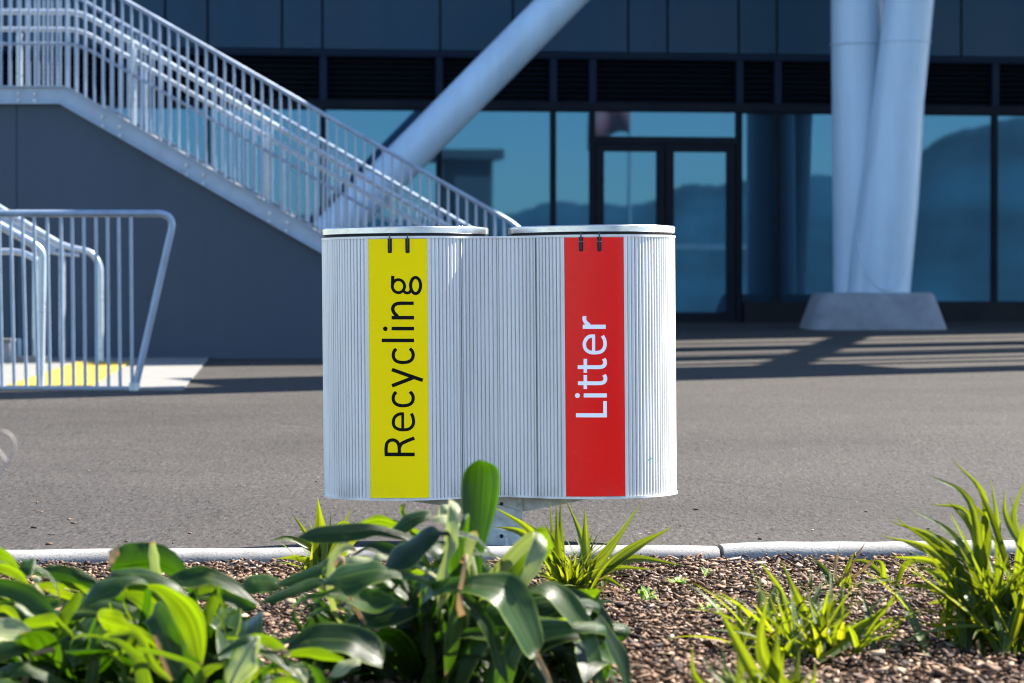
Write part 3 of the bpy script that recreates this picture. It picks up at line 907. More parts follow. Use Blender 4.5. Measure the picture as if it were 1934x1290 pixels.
tag(o, 'low white concrete edging strip on the slab behind the handrails', 'edging')

# ------------------------------------------------------------------ added overhead beams (out of frame; sized to throw the striped shade)
H = 8.0
OFF = Vector((H * SUNV.x / SUNV.z, H * SUNV.y / SUNV.z, 0))
gan = empty('overhead_shade_beams', (8, 26, 0))
tag(gan, 'unseen overhead beams added and sized to cast the striped shade', 'shade beams')
gg = Vector(gan.location)
def shade_beam(x0, d0, x1, d1, wdt, name='shade_beam', slope=.55):
    a_ = Vector((x0, d0, 0)); b2 = Vector((x1, d1, 0))
    n = Vector((-(b2-a_).y, (b2-a_).x, 0)).normalized() * wdt / 2
    out = []
    for p in (a_ - n, b2 - n, b2 + n, a_ + n):
        q = p + OFF; q.z = gz(p.y) + H; out.append(q - gg)
    mb = MB(); mb.prism(out, Vector((0, 0, .12))); mb.build(name, M['white_paint'], gan)
def strip(d_lo, d_hi, X0, X1, slope=.55):
    dm = (d_lo + d_hi) / 2
    shade_beam(X0, dm + slope * X0, X1, dm + slope * X1, (d_hi - d_lo) * math.cos(math.atan(slope)))
strip(20.45, 21.45, -6, 14, .55)
strip(21.4, 22.7, -2.3, 3.1, .53)
strip(22.4, 22.7, 2.4, 14, .50)
strip(22.95, 23.25, 1.2, 14, .56)
strip(23.75, 24.8, .6, 5.5, .57)
strip(25.1, 25.3, .9, 14, .52)
strip(25.9, 27.1, 1.2, 14, .50)
strip(27.6, 27.9, .8, 14, .58)
strip(28.9, 33.5, .5, 10, .55)  # wide slab added to deepen the shade in front of the building
shade_beam(2.05, 22.3, 3.85, 31.2, .36, 'diagonal_shade_beam')  # added to cast the slanting shade across the stripes
shade_beam(-3.6, 23.95, -1.2, 24.55, 1.15, 'shade_beam')  # added to shade the foot of the stair wall
for px_, py_ in ((18, 20), (18, 34), (24, 27)):  # supports under the added shade beams
    mb = MB(); mb.tube([Vector((px_, py_, gz(py_))) - gg, Vector((px_, py_, 8.6)) - gg], .2, 16); mb.build('column', M['white_paint'], gan, smooth=True)
mb = MB(); mb.box((10 + 7 - 8, -8, 7.9 + .45), (9.4, 12, 8.75)); mb.build('cross_beam', M['white_paint'], gan)

# ------------------------------------------------------------------ things mirrored in the glass, behind the camera
def mir(px, py, dist):
    t = (px - 967.0) / F
    X = t * D0 / (1 - YAW * t); D = D0 + YAW * X
    hit = P(px, py, D)
    d = (hit - Vector((0, 0, CAM_Z))).normalized()
    r = d - 2 * d.dot(FN) * FN
    return hit + r * dist
hm = MB()
prof = [(-900, 400), (600, 402), (850, 420), (930, 410), (990, 394), (1060, 380), (1120, 384), (1180, 392), (1240, 374), (1290, 352), (1340, 345), (1400, 342), (1450, 336), (1500, 340), (1600, 330), (1700, 300), (1780, 260), (1850, 235), (1934, 225), (2300, 240), (2800, 260)]
dist = 420
pts = []
for x0, x1 in zip(prof[:-1], prof[1:]):
    for k in range(5):
        t = k / 5
        x = x0[0]*(1-t)+x1[0]*t; y = x0[1]*(1-t)+x1[1]*t
        p = mir(x, y, dist); p.z = p.z + .35*math.sin(x*.05) + random.uniform(-.2, .2); pts.append(p)
prev = None
for p in pts:
    bk_ = Vector((p.x * 1.25, p.y * 1.25, -0.2)); fr_ = Vector((p.x * .82, p.y * .82, -0.2)); md = Vector((p.x*.92, p.y*.92, p.z*.55))
    i = hm.verts([fr_, md, p, bk_])
    if prev is not None:
        for q in range(3): hm.face([prev + q, i + q, i + q + 1, prev + q + 1])
    prev = i
tag(hm.build('hills', M['hill'], smooth=True, sharp=0), kind='structure')
# low far building with a projecting flat roof
c = mir(895, 430, 110)
hb = empty('flat_roofed_building', (c.x, c.y, 0))
tag(hb, 'grey building with a thin projecting flat roof, seen mirrored in the glazing', 'building')
k = 147 / F
zt = mir(895, 283, 110).z
mb = MB(); mb.box((-36*k, -3, -.2), (37*k, 0, zt - .5)); mb.build('wall', M['far_wall'], hb)
mb = MB(); mb.box((-95*k, -4, zt - .5), (55*k, .4, zt)); mb.build('roof', M['far_wall'], hb)
# far flagpole with flag
c = mir(1190, 400, 60)
fp = empty('flagpole', (c.x, c.y, 0)); tag(fp, 'tall pale flagpole with a red flag, seen mirrored above the doors', 'flagpole')
z2 = mir(1190, 185, 60).z
mb = MB(); mb.tube([(0, 0, -.1), (0, 0, z2)], [.07, .05], 12); mb.build('pole', M['far_pale'], fp, smooth=True)
mb = MB()
prev = None
wv = -(80 * 97 / F)
for kx in range(13):
    u = kx / 12
    zo = .10 * math.sin(u * 6) - .5*u*u
    i = mb.verts([(wv * u, .12 * math.sin(u * 9), z2 - .05 + zo), (wv * u*1.02, .12 * math.sin(u * 9 + .4), z2 - 1.25 + zo * 1.1)])
    if prev is not None: mb.face([prev, i, i + 1, prev + 1])
    prev = i
fo = mb.build('flag', M['flag'], fp, smooth=True, sharp=0)
md_ = fo.modifiers.new('thick', 'SOLIDIFY'); md_.thickness = .01
# pale barrier far behind
c0, c1 = mir(1180, 465, 70), mir(1500, 465, 70)
mb = MB(); d_ = (c1 - c0); mb.prism([c0 + Vector((0, 0, -.1)), c1 + Vector((0, 0, -.1)), c1 + Vector((0, 0, .1)), c0 + Vector((0, 0, .1))], Vector((0, -.1, 0)))
tag(mb.build('road_barrier', M['far_pale']), 'long pale roadside barrier, seen mirrored low in the right hand door', 'barrier')

# ------------------------------------------------------------------ the litter bin
YB = 9.55
BX = P(942, 1030, YB).x + .007
binr = empty('litter_bin', (BX, YB, gz(YB)), (0, -0.0079, 0))
tag(binr, 'silver ribbed twin litter bin with yellow Recycling strip and red Litter strip', 'litter bin')
RL, CXL = 0.286, 0.32
ZB0, ZB1 = 0.190, 1.060
R2, CC = 0.183, 0.343
tx = CXL * (1 - RL / (RL + R2))          # tangent x
def outline():
    """list of (pos(x,y), normal(x,y), arclength, region) counter-clockwise starting front middle going right"""
    th_t = math.atan2(-CC, -CXL)   # direction from right lobe centre towards valley centre
    pts = []
    # valley half, from x=0 to the tangent, circle centre (0,-CC) radius R2
    a0 = math.pi / 2; a1 = math.atan2(CC * R2 / (RL + R2), CXL * R2 / (RL + R2))
    n = 200
    for k in range(n):
        a = a0 + (a1 - a0) * k / n
        pts.append(((R2*math.cos(a), -CC + R2*math.sin(a)), (-math.cos(a), -math.sin(a)), 'v'))
    b0 = math.atan2(-CC, -CXL); b1 = math.pi / 2
    n = 1100
    for k in range(n):
        b = b0 + (b1 - b0) * k / n
        pts.append(((CXL + RL*math.cos(b), RL*math.sin(b)), (math.cos(b), math.sin(b)), 'r', b))
    pts.append(((0, RL), (0, 1), 'b'))
    return pts
half = outline()
full = [((x, y), nrm, reg, rest[0] if rest else None) for (x, y), nrm, reg, *rest in half]
left = [((-x, y), (-n_[0], n_[1]), {'r': 'l'}.get(reg, reg), a) for (x, y), n_, reg, a in full[::-1]][1:-0 or None]
loop = full + left[:-1] if left[-1][0][0] == 0 else full + left
# band angular limits (angle measured from straight front, + to the right)
BAND = {'r': (-20.2, 20.2), 'l': (-23.2, 17.0)}
def front_ang(reg, a):
    # a: polar angle for the right lobe; mirrored for the left
    d = math.degrees(a) + 90
    return d if reg == 'r' else -d
body = MB()
pitch = 0.01375
acc = 0.0; prevp = None
ring = []
for (x, y), nn, reg, a in loop:
    if prevp: acc += math.hypot(x - prevp[0], y - prevp[1])
    prevp = (x, y)
    ph = (acc / pitch) % 1.0
    if ph < .13: h = -0.0062
    else: h = -0.0030 + 0.0030 * max(0.0, math.sin(math.pi * max(0.0, ph - .13) / .87)) ** .6
    if a is not None:
        fa = front_ang(reg, a)
        lo, hi = BAND[reg]
        if lo - 1.9 < fa < hi + 1.9: h = 0.0 if (fa < lo or fa > hi) else -0.003
    if reg == 'b': h = 0
    ring.append((x + nn[0]*h, y + nn[1]*h))
n = len(ring)
i0 = body.verts([(x, y, ZB0) for x, y in ring]); i1 = body.verts([(x, y, ZB1) for x, y in ring])
for k in range(n):
    k2 = (k + 1) % n
    body.face([i0 + k, i0 + k2, i1 + k2, i1 + k])
body.build('body', M['alu'], binr, smooth=True, sharp=35)
# inner top and underside
inn = MB(); step = ring[::12]
i = inn.verts([(x*.985, y*.985, ZB1 - .012) for x, y in step]); inn.face([i + k for k in range(len(step))])
i = inn.verts([(x*.99, y*.99, ZB0 + .006) for x, y in step]); inn.face([i + k for k in range(len(step) - 1, -1, -1)])
inn.build('deck', M['matt_black'], binr)
def rim(z0, z1, out_, name, inner=.02):
    mb = MB()
    base = [(p[0], p[1]) for p in loop[::8]]
    basen = [p[1] for p in loop[::8]]
    A_ = [(p[0][0] + p[1][0]*out_, p[0][1] + p[1][1]*out_) for p in loop[::8]]
    B_ = [(p[0][0] - p[1][0]*inner, p[0][1] - p[1][1]*inner) for p in loop[::8]]
    n = len(A_)
    ids = [mb.verts([(x, y, z) for x, y in L_]) for L_, z in ((A_, z0), (A_, z1), (B_, z1), (B_, z0))]
    for a_, b2 in ((0, 1), (1, 2), (2, 3), (3, 0)):
        for k in range(n):
            k2 = (k + 1) % n
            mb.face([ids[a_] + k, ids[a_] + k2, ids[b2] + k2, ids[b2] + k])
    return mb.build(name, M['alu'], binr, smooth=True, sharp=40)
rim(ZB1 - .001, ZB1 + .0065, .002, 'top_rim')
rim(ZB0 - .006, ZB0 + .001, .004, 'bottom_rim')
# panel joints beside the valley panel
for sx in (-1, 1):
    mb = MB(); mb.box((sx*tx - .0008, -.2115, ZB0 + .002), (sx*tx + .0008, -.200, ZB1 - .002)); mb.build('panel_joint', M['matt_black'], binr)
# coloured bands
def lobe_pt(cx, ang, r, z):
    a = R(ang)
    return Vector((cx + r*math.sin(a), -r*math.cos(a), z))
def band(cx, lo, hi, mat, name, label, lean=0):
    mb = MB(); n = 40
    zz = [ZB0 + .003, ZB1 - .003]
    for k in range(n + 1):
        a = lo + (hi - lo) * k / n
        # rounded ends
        mb.verts([lobe_pt(cx, a, RL + .0012, zz[0]), lobe_pt(cx, a, RL + .0012, zz[1])])
    for k in range(n): mb.face([2*k, 2*k+2, 2*k+3, 2*k+1])
    o = mb.build(name, mat, binr, smooth=True, sharp=0, label=label)
    # edge trims
    for e in (lo, hi):
        s_ = -1 if e == lo else 1
        t_ = MB()
        A_ = [lobe_pt(cx, e + s_*d, RL + r_, 0) for d, r_ in ((0, 0.0), (0, .0024), (1.25, .0024), (1.6, 0.0))]
        if s_ > 0: A_ = A_[::-1]
        t_.prism([p + Vector((0, 0, ZB0 + .001)) for p in A_], Vector((0, 0, ZB1 - ZB0 - .003)))
        t_.build('edge_trim', M['alu'], binr)
    return o
yb = band(-CXL, BAND['l'][0], BAND['l'][1], M['yellow'], 'yellow_strip', 'yellow strip with black lettering reading Recycling')
rb = band(CXL, BAND['r'][0], BAND['r'][1], M['red'], 'red_strip', 'red strip with white lettering reading Litter')
# lettering: strokes traced as centre lines, wrapped on the curved strip
def px_to_lobe(cx, px, py):
    """photo pixel -> angle on lobe, local z"""
    Dp = YB - RL
    w_ = P(px, py, Dp)
    lx = w_.x - BX; lz = w_.z - gz(YB)
    # undo the lean
    c_, s_ = math.cos(0.0079), math.sin(0.0079)
    x = lx * c_ + lz * s_
    z = -lx * s_ + lz * c_
    v = max(-.98, min(.98, (x - cx) / RL))
    # viewing direction correction (frontmost point shift)
    a = math.asin(v)
    dep = RL * (1 - math.cos(a))
    x += lx / YB * dep
    a = math.asin(max(-.98, min(.98, (x - cx) / RL)))
    return math.degrees(a), z
def stroke_mesh(mb, cx, pts, wpx, k, closed=False):
    pts = [Vector((x, y, 0)) for x, y in pts]
    n = len(pts)
    h = wpx / 2
    ids = []
    rad = RL + .0016 + .00012 * k
    def put(q):
        a, z = px_to_lobe(cx, q.x, q.y)
        return lobe_pt(cx, a, rad, z)
    for i in range(n):
        if closed:
            t = (pts[(i+1) % n] - pts[i-1])
        else:
            t = pts[min(i+1, n-1)] - pts[max(i-1, 0)]
        t.normalize(); nn = Vector((-t.y, t.x, 0))
        if not closed and 0 < i < n - 1:
            d1 = (pts[i] - pts[i-1]).normalized(); d2 = (pts[i+1] - pts[i]).normalized()
            cs = max(.5, math.sqrt(max(0.01, (1 + d1.dot(d2)) / 2)))
            nn = nn / cs
        ids.append(mb.verts([put(pts[i] + nn*h), put(pts[i] - nn*h)]))
    rng_ = range(n) if closed else range(n - 1)
    for i in rng_:
        A_, B_ = ids[i], ids[(i+1) % n]
        mb.face([A_, B_, B_ + 1, A_ + 1])
def smooth2(pts, n):
    return [(p.x, p.y) for p in bez([Vector((x, y, 0)) for x, y in pts], n)]
def dens(a, b, n=6): return [(a[0]+(b[0]-a[0])*k/n, a[1]+(b[1]-a[1])*k/n) for k in range(n+1)]
def dot(mb, cx, c, r, k):
    vs = []
    for q in range(20):
        a, z = px_to_lobe(cx, c[0] + r*math.cos(q*math.pi/10), c[1] + r*math.sin(q*math.pi/10))
        vs.append(lobe_pt(cx, a, RL + .0016 + .00012*k, z))
    i = mb.verts(vs); mb.face([i + q for q in range(20)][::-1])
def conv(sc, ox, oy): return lambda p: (ox + p[0]/sc, oy + p[1]/sc)
def glyphs(cx, items, cv, mat, parent, sc):
    for kind, *rest in items:
        mb = MB()
        k = 0
        for st in rest:
            typ, pts, wz = st
            if typ == 'dot': dot(mb, cx, cv(pts), wz/sc, k)
            elif typ == 'line': stroke_mesh(mb, cx, dens(cv(pts[0]), cv(pts[1])), wz/sc, k)
            elif typ == 'poly': stroke_mesh(mb, cx, [cv(p) for p in pts], wz/sc, k)
            elif typ == 'curve': stroke_mesh(mb, cx, smooth2([cv(p) for p in pts], 36), wz/sc, k)
            elif typ == 'ell':
                (ex, ey), rx, ry = pts
                stroke_mesh(mb, cx, [cv((ex + rx*math.cos(q*math.pi/20), ey + ry*math.sin(q*math.pi/20))) for q in range(40)], wz/sc, k, closed=True)
            k += 1
        mb.build('letter', mat, parent)
cA = conv(6.45, 700, 500); cB = conv(6.45, 700, 680)
crv = [(312,1024),(287,1055),(276,1103),(290,1150),(330,1181),(396,1191),(462,1181),(504,1150),(518,1100),(507,1055),(478,1020)]
glyphs(-CXL, [
  ('g', ('ell', ((339,261), 74, 79), 36), ('line', ((270,135),(268,250)), 40), ('curve', [(398,318),(422,338),(450,344),(475,334),(489,310),(488,270)], 34), ('ell', ((547,253), 60, 98), 38)),
  ('n', ('line', ((256,645),(528,645)), 44), ('curve', [(330,630),(292,592),(270,545),(282,500),(315,477),(360,469),(440,469),(524,469)], 42)),
  ('i', ('line', ((257,778),(529,778)), 44), ('dot', (180,780), 28)),
  ('l', ('line', ((136,922),(529,922)), 44)),
  ('c', ('curve', crv, 40)),
], cA, M['ink'], yb, 6.45)
glyphs(-CXL, [
  ('y', ('line', ((260,116),(634,248)), 44), ('line', ((262,314),(520,214)), 44)),
  ('c', ('curve', [(x, y - 635) for x, y in crv], 40)),
  ('e', ('line', ((391,662),(391,836)), 34), ('curve', [(407,655),(345,660),(295,695),(277,755),(292,812),(340,842),(400,850),(465,840),(508,805),(523,750),(515,700),(497,650)], 38)),
  ('R', ('line', ((172,1150),(537,1150)), 46), ('curve', [(190,1150),(190,1070),(202,1012),(240,978),(290,977),(330,1005),(348,1060),(350,1140)], 40), ('curve', [(352,1060),(375,1020),(420,995),(475,972),(532,950)], 42)),
], cB, M['ink'], yb, 6.45)
cC = conv(5.862, 1060, 580)
glyphs(CXL, [
  ('r', ('line', ((239,218),(492,218)), 46), ('curve', [(312,204),(275,172),(256,135),(260,100)], 42)),
  ('e', ('line', ((358,322),(358,490)), 34), ('curve', [(374,322),(312,325),(272,360),(256,412),(270,465),(312,497),(366,505),(430,497),(470,465),(484,412),(478,362),(456,318)], 38)),
  ('t', ('curve', [(183,665),(300,665),(410,665),(458,658),(480,635),(484,602),(470,572)], 42), ('line', ((267,573),(267,727)), 38)),
  ('t', ('curve', [(186,843),(300,843),(410,843),(461,836),(483,813),(487,780),(473,750)], 42), ('line', ((267,752),(267,907)), 38)),
  ('i', ('line', ((250,978),(504,978)), 44), ('dot', (180,980), 27)),
  ('L', ('line', ((164,1198),(505,1198)), 45), ('line', ((484,1190),(484,1041)), 40)),
], cC, M['white_ink'], rb, 5.862)
# hinge slots
for cx, par, xs, y1 in ((-CXL, yb, (736.5, 769.7), 478), (CXL, rb, (1097.7, 1132), 475)):
    for xk in xs:
        a, z = px_to_lobe(cx, xk, y1)
        dw = .0072
        mb = MB()
        c = lobe_pt(cx, a, RL + .0016, 0)
        rgt = Vector((math.cos(R(a)), math.sin(R(a)), 0)); nrm = Vector((math.sin(R(a)), -math.cos(R(a)), 0))
        prof = [(-dw, ZB1 + .014), (-dw, z + .003), (-dw*.7, z), (dw*.7, z), (dw, z + .003), (dw, ZB1 + .014)]
        mb.prism([c + rgt*u + Vector((0, 0, v)) for u, v in prof], -nrm*.004)
        so_ = mb.build('hinge_slot', M['matt_black'], binr)
        mb = MB(); c2 = c + nrm*.0035
        mb.tube([c2 + Vector((0, 0, ZB1 + .014)), c2 + Vector((0, 0, z + .018)), c2 + Vector((0, 0, z + .008)) - nrm*.003], .0021, 10)
        mb.build('hinge_rod', M['dark_rod'], so_, smooth=True)
        if cx > 0:
            mb = MB(); mb.tube([c + nrm*.001 + Vector((0, 0, z + .033)) - rgt*.0075, c + nrm*.004 + Vector((0, 0, z + .0345)), c + nrm*.001 + Vector((0, 0, z + .033)) + rgt*.0075], .0011, 8)
            mb.build('hinge_clip', M['bright_steel'], so_, smooth=True)
# lids
for cx in (-CXL, CXL):
    mb = MB(); n = 96
    rr = [(RL - .03, ZB1 + .0155), (RL - .001, ZB1 + .0155), (RL + .0008, ZB1 + .017), (RL + .0008, ZB1 + .0355), (RL - .002, ZB1 + .039), (RL - .012, ZB1 + .039), (RL - .02, ZB1 + .034), (.10, ZB1 + .036), (.0, ZB1 + .036)]
    prev = None
    for r_, z in rr:
        i = mb.verts([(cx + r_*math.cos(2*math.pi*q/n), r_*math.sin(2*math.pi*q/n), z) for q in range(n)])
        if prev is not None:
            for q in range(n): mb.face([prev + q, prev + (q+1) % n, i + (q+1) % n, i + q])
        prev = i
    mb.build('lid', M['alu_lid'], binr, smooth=True, sharp=30)
    mb = MB()
    i = mb.verts([(cx + (RL-.010)*math.cos(2*math.pi*q/n), (RL-.010)*math.sin(2*math.pi*q/n), z) for z in (ZB1 - .004, ZB1 + .0165) for q in range(n)])
    for q in range(n): mb.face([i + q, i + (q+1) % n, i + n + (q+1) % n, i + n + q])
    mb.build('gap_ring', M['matt_black'], binr, smooth=True)  # black ring standing for the dark gap under the lid
# green sticker scrap
a, z = px_to_lobe(CXL, 1226, 871)
mb = MB()
for k_, (du, dv, w_, h_) in enumerate(((-.006, -.001, .008, .006), (.003, .001, .007, .008), (.008, .003, .004, .004))):
    c = lobe_pt(CXL, a, RL + .0008 + .0002*k_, z); rgt = Vector((math.cos(R(a)), math.sin(R(a)), 0))
    p0 = c + rgt*du + Vector((0, 0, dv))
    i = mb.verts([p0, p0 + rgt*w_, p0 + rgt*w_*.8 + Vector((0, 0, h_)), p0 + rgt*.001 + Vector((0, 0, h_*.7))]); mb.face([i, i+1, i+2, i+3])
mb.build('sticker', M['sticker'], binr, label='torn green and white sticker scrap')
# post, gussets, base
pc = (P(957, 1000, YB).x - BX)
mb = MB()
mb.box((pc - .058, -.045, 0.0), (pc + .058, .045, ZB0 - .004)); mb.build('post', M['galv_dull'], binr, bevel=.012)
mb = MB()
fy = -.052
pts_ = [(-.085, .012), (.085, .012), (.085, .03), (.052, .06), (.05, ZB0 - .06), (-.05, ZB0 - .03), (-.052, .06), (-.085, .03)]
mb.prism([Vector((pc - .004 + u, fy, v)) for u, v in pts_], Vector((0, .006, 0))); mb.build('front_plate', M['galv_dull'], binr, bevel=.0015)
mb = MB(); mb.box((pc - .10, -.09, .0), (pc + .10, .09, .012)); mb.build('base_plate', M['galv_dull'], binr, bevel=.002)
for bx in (-.075, .0, .075):
    mb = MB(); mb.tube([(pc + bx, -.073, .012), (pc + bx, -.073, .028)], .011, 6); mb.tube([(pc + bx, -.073, .028), (pc + bx, -.073, .045)], .006, 8); mb.build('anchor_bolt', M['galv_dull'], binr)
a, z = 0, P(943, 1013, YB - .06).z - gz(YB)
mb = MB(); mb.tube([(P(943, 1013, YB-.06).x - BX + .008, fy - .0008, z), (P(943, 1013, YB-.06).x - BX + .008, fy + .002, z)], .007, 16); mb.build('bolt_hole', M['matt_black'], binr)
mb = MB(); x_ = P(944, 970, YB-.06).x - BX + .007
mb.prism([Vector((x_ - .006, -.0465, z + .055)), Vector((x_ + .006, -.0465, z + .055)), Vector((x_ + .006, -.0465, z + .115)), Vector((x_ - .006, -.0465, z + .115))], Vector((0, .003, 0))); mb.build('slot', M['matt_black'], binr)
for sx, xo in ((-1, -.385), (1, .355)):
    x0 = pc + sx*.058
    mb = MB()
    poly = [Vector((x0, -.02, ZB0 - .006)), Vector((x0, -.02, ZB0 - .066)), Vector((xo + (-sx)*.03, -.02, ZB0 - .020)), Vector((xo, -.02, ZB0 - .006))]
    if sx < 0: poly = poly[::-1]
    mb.prism(poly, Vector((0, .008, 0))); mb.build('bracket', M['galv_dull'], binr)
    mb = MB(); mb.box((min(x0, xo), -.05, ZB0 - .010), (max(x0, xo), .05, ZB0 - .0065)); mb.build('bracket_flange', M['galv_dull'], binr)

# ------------------------------------------------------------------ plants
def leaf(mb, pts, wid, roll=(0, 0), prof='broad', seg=20, fold=.30, facing=None, wave=0.0, base_w=.2, e=None):
    """strap leaf through pts (Vectors); side vector faces the camera direction rotated by roll (deg)"""
    c = bez(pts, seg)
    nu = 6
    prev = None
    if prof == 'broad':
        wid *= 1.22
        if facing is None:
            roll = (roll[0] * .45 + random.uniform(-12, 12), roll[1] * .45 + random.uniform(-22, 22))
            wave = max(wave, .10)
    if e is None: e = random.uniform(24, 58) if prof == 'broad' else 7
    view = Vector((random.uniform(-.25, .25) if prof == 'broad' else 0, -math.cos(R(e)), math.sin(R(e))))
    tw = random.uniform(-16, 16); tph = random.uniform(0, 6)
    L = 0
    ph = random.uniform(0, 6)
    for k, p in enumerate(c):
        t = k / seg
        T = (c[min(k+1, seg)] - c[max(k-1, 0)])
        if T.length < 1e-6: T = Vector((0, 0, 1))
        T.normalize()
        if facing is None: side = T.cross(view)
        else: side = T.cross(facing)
        if side.length < .08: side = side + Vector((.3, 0, .1))
        side.normalize()
        if prev is not None and side.dot(prev_side) < 0: side = -side
        prev_side = side
        ang = R(roll[0] + (roll[1] - roll[0]) * t + tw * math.sin(t * 5 + tph))
        sd = Matrix.Rotation(ang, 3, T) @ side
        nr = sd.cross(T).normalized()
        if prof == 'broad':
            wv_ = 1 - ((t - .56) / .44)**1.9 if t > .56 else base_w + (1 - base_w) * math.sin(math.pi / 2 * t / .56)**1.3
        elif prof == 'club': wv_ = base_w + (1 - base_w) * (1/(1+math.exp(-(t-.42)*11))) if t < .86 else math.sqrt(max(0, 1 - ((t-.86)/.145)**2))
        else: wv_ = (.6 + .4*math.sin(math.pi*min(1, t*1.3))) * (1 - t**3.4)
        if t > .985: wv_ = min(wv_, .03)
        hw = wid / 2 * max(wv_, .02)
        row = []
        for u in range(nu + 1):
            x = u / nu * 2 - 1
            lift = fold * abs(x) * hw + wave * hw * math.sin(t*14 + ph + (2 if x > 0 else 0)) * abs(x)
            row.append(p + sd * (x * hw) + nr * lift)
        i = mb.verts(row)
        if prev is not None:
            for u in range(nu):
                t0 = (k-1)/seg
                mb.face([prev + u, prev + u + 1, i + u + 1, i + u], [(u/nu, t0), ((u+1)/nu, t0), ((u+1)/nu, t), (u/nu, t)])
        prev = i

def bedz(x, y): return MZ + bump_h(x, y)
def L3(pp, D):
    out = []
    for q in pp:
        out.append(P(q[0], q[1], q[2] if len(q) > 2 else D))
    return out

def rnd_leaf(mb, base, az, length, w_, up_=1.2, droop=1.5, prof='broad', seg=14, roll=None, wave=.1, fold=.2):
    d = Vector((math.cos(az), math.sin(az), 0))
    pts = []
    el = math.atan(up_) + random.uniform(-.15, .15)
    p = Vector(base); n = 5
    pts.append(p.copy())
    for k in range(n):
        v = d * math.cos(el) + Vector((0, 0, math.sin(el)))
        p = p + v * (length / n)
        if p.z < MZ + .01: p.z = MZ + .012
        pts.append(p.copy())
        el -= droop / n * (.6 + .9 * k / n)
    face = Vector((-d.x*.5, -d.y*.5, 1)).normalized()
    if prof == 'broad' and length > .1: face = Vector((random.uniform(-.6, .6), random.uniform(-1.1, -.2), random.uniform(.3, 1.0))).normalized()
    if prof == 'broad' and not roll: roll = (random.uniform(-55, 55), random.uniform(-60, 60))
    leaf(mb, pts, w_, roll if roll else (random.uniform(-25, 25), random.uniform(-35, 35)), prof, seg, fold, facing=face, wave=wave)

def plant(name, base, label, cat, group=None):
    o = empty(name, base)
    tag(o, label, cat, group)
    return o
def fin(mb, name, mat, par):
    off = Vector(par.location)
    mb.v = [tuple(Vector(v) - off) for v in mb.v]
    return mb.build(name, mat, par, smooth=True, sharp=0)

px = lambda n, D: n * D / F      # pixels -> metres at distance D

def resamp(pts, n):
    c = bez([Vector((x, y, 0)) for x, y in pts], 60)
    L = [0.0]
    for a, b in zip(c[:-1], c[1:]): L.append(L[-1] + (b - a).length)
    out = []; j = 0
    for k in range(n + 1):
        t = L[-1] * k / n
        while j < 59 and L[j+1] < t: j += 1
        d = L[j+1] - L[j]
        u = (t - L[j]) / d if d > 1e-9 else 0
        out.append(c[j].lerp(c[j+1], min(1, max(0, u))))
    return out

def leaf2(mb, A, B, D, tilt=.7, base=None, slope=0.0, fold=.12, wave=.05, nar=1.0):
    """strap leaf spanned between two edges (tip first); tilt: depth of edge A behind edge B in widths;
    slope: depth gained from tip to base; base: root point the lower part of the leaf runs down to"""
    n, nu = 22, 6
    a = resamp(A, n); b = resamp(B, n)
    ph = random.uniform(0, 6)
    rows = []
    for k in range(n + 1):
        t = k / n
        w_ = (a[k] - b[k]).length * D / F
        dm = D + slope * t
        pa = P(a[k].x, a[k].y, dm + tilt * w_ / 2); pb = P(b[k].x, b[k].y, dm - tilt * w_ / 2)
        if nar < 1:
            mid = (pa + pb) / 2; pa = mid + (pa - mid) * nar; pb = mid + (pb - mid) * nar
        rows.append((pa, pb))
    if base is not None:
        pa, pb = rows[-1]; m0 = (pa + pb) / 2; s0 = (pa - pb)
        pa1, pb1 = rows[-3]; d0 = (m0 - (pa1 + pb1) / 2).normalized()
        L_ = (m0 - base).length
        m1 = m0 + d0 * L_ * .35
        hw = s0 / 2
        for q in range(1, 9):
            t = q / 8
            m = m0 * (1-t)**2 + m1 * 2*t*(1-t) + base * t*t
            f = 1 - t * (1 - min(1, .012 / max(.004, hw.length)))
            sd = hw * f
            # turn the strap gradually to face sideways so it roots upright
            rows.append((m + sd, m - sd))
    prev = None
    for k, (pa, pb) in enumerate(rows):
        w_ = (pa - pb).length
        T = (rows[min(k+1, len(rows)-1)][0] - rows[max(k-1, 0)][0]) + (rows[min(k+1, len(rows)-1)][1] - rows[max(k-1, 0)][1])
        nr = (pa - pb).cross(T)
        if nr.length > 1e-9: nr.normalize()
        v = min(1.0, k / n)
        row = []
        for u in range(nu + 1):
            x = u / nu
            lift = -fold * w_ * (1 - (2*x - 1)**2) + wave * w_ * math.sin(k*.55 + ph + (2 if x > .5 else 0)) * (2*x - 1)**2
            row.append(pa.lerp(pb, x) + nr * lift)
        i = mb.verts(row)
        if prev is not None:
            v0 = 1 - (k-1)/len(rows); v1 = 1 - k/len(rows)
            for u in range(nu):
                mb.face([prev + u, prev + u + 1, i + u + 1, i + u], [(u/nu, v0), ((u+1)/nu, v0), ((u+1)/nu, v1), (u/nu, v1)])
        prev = i

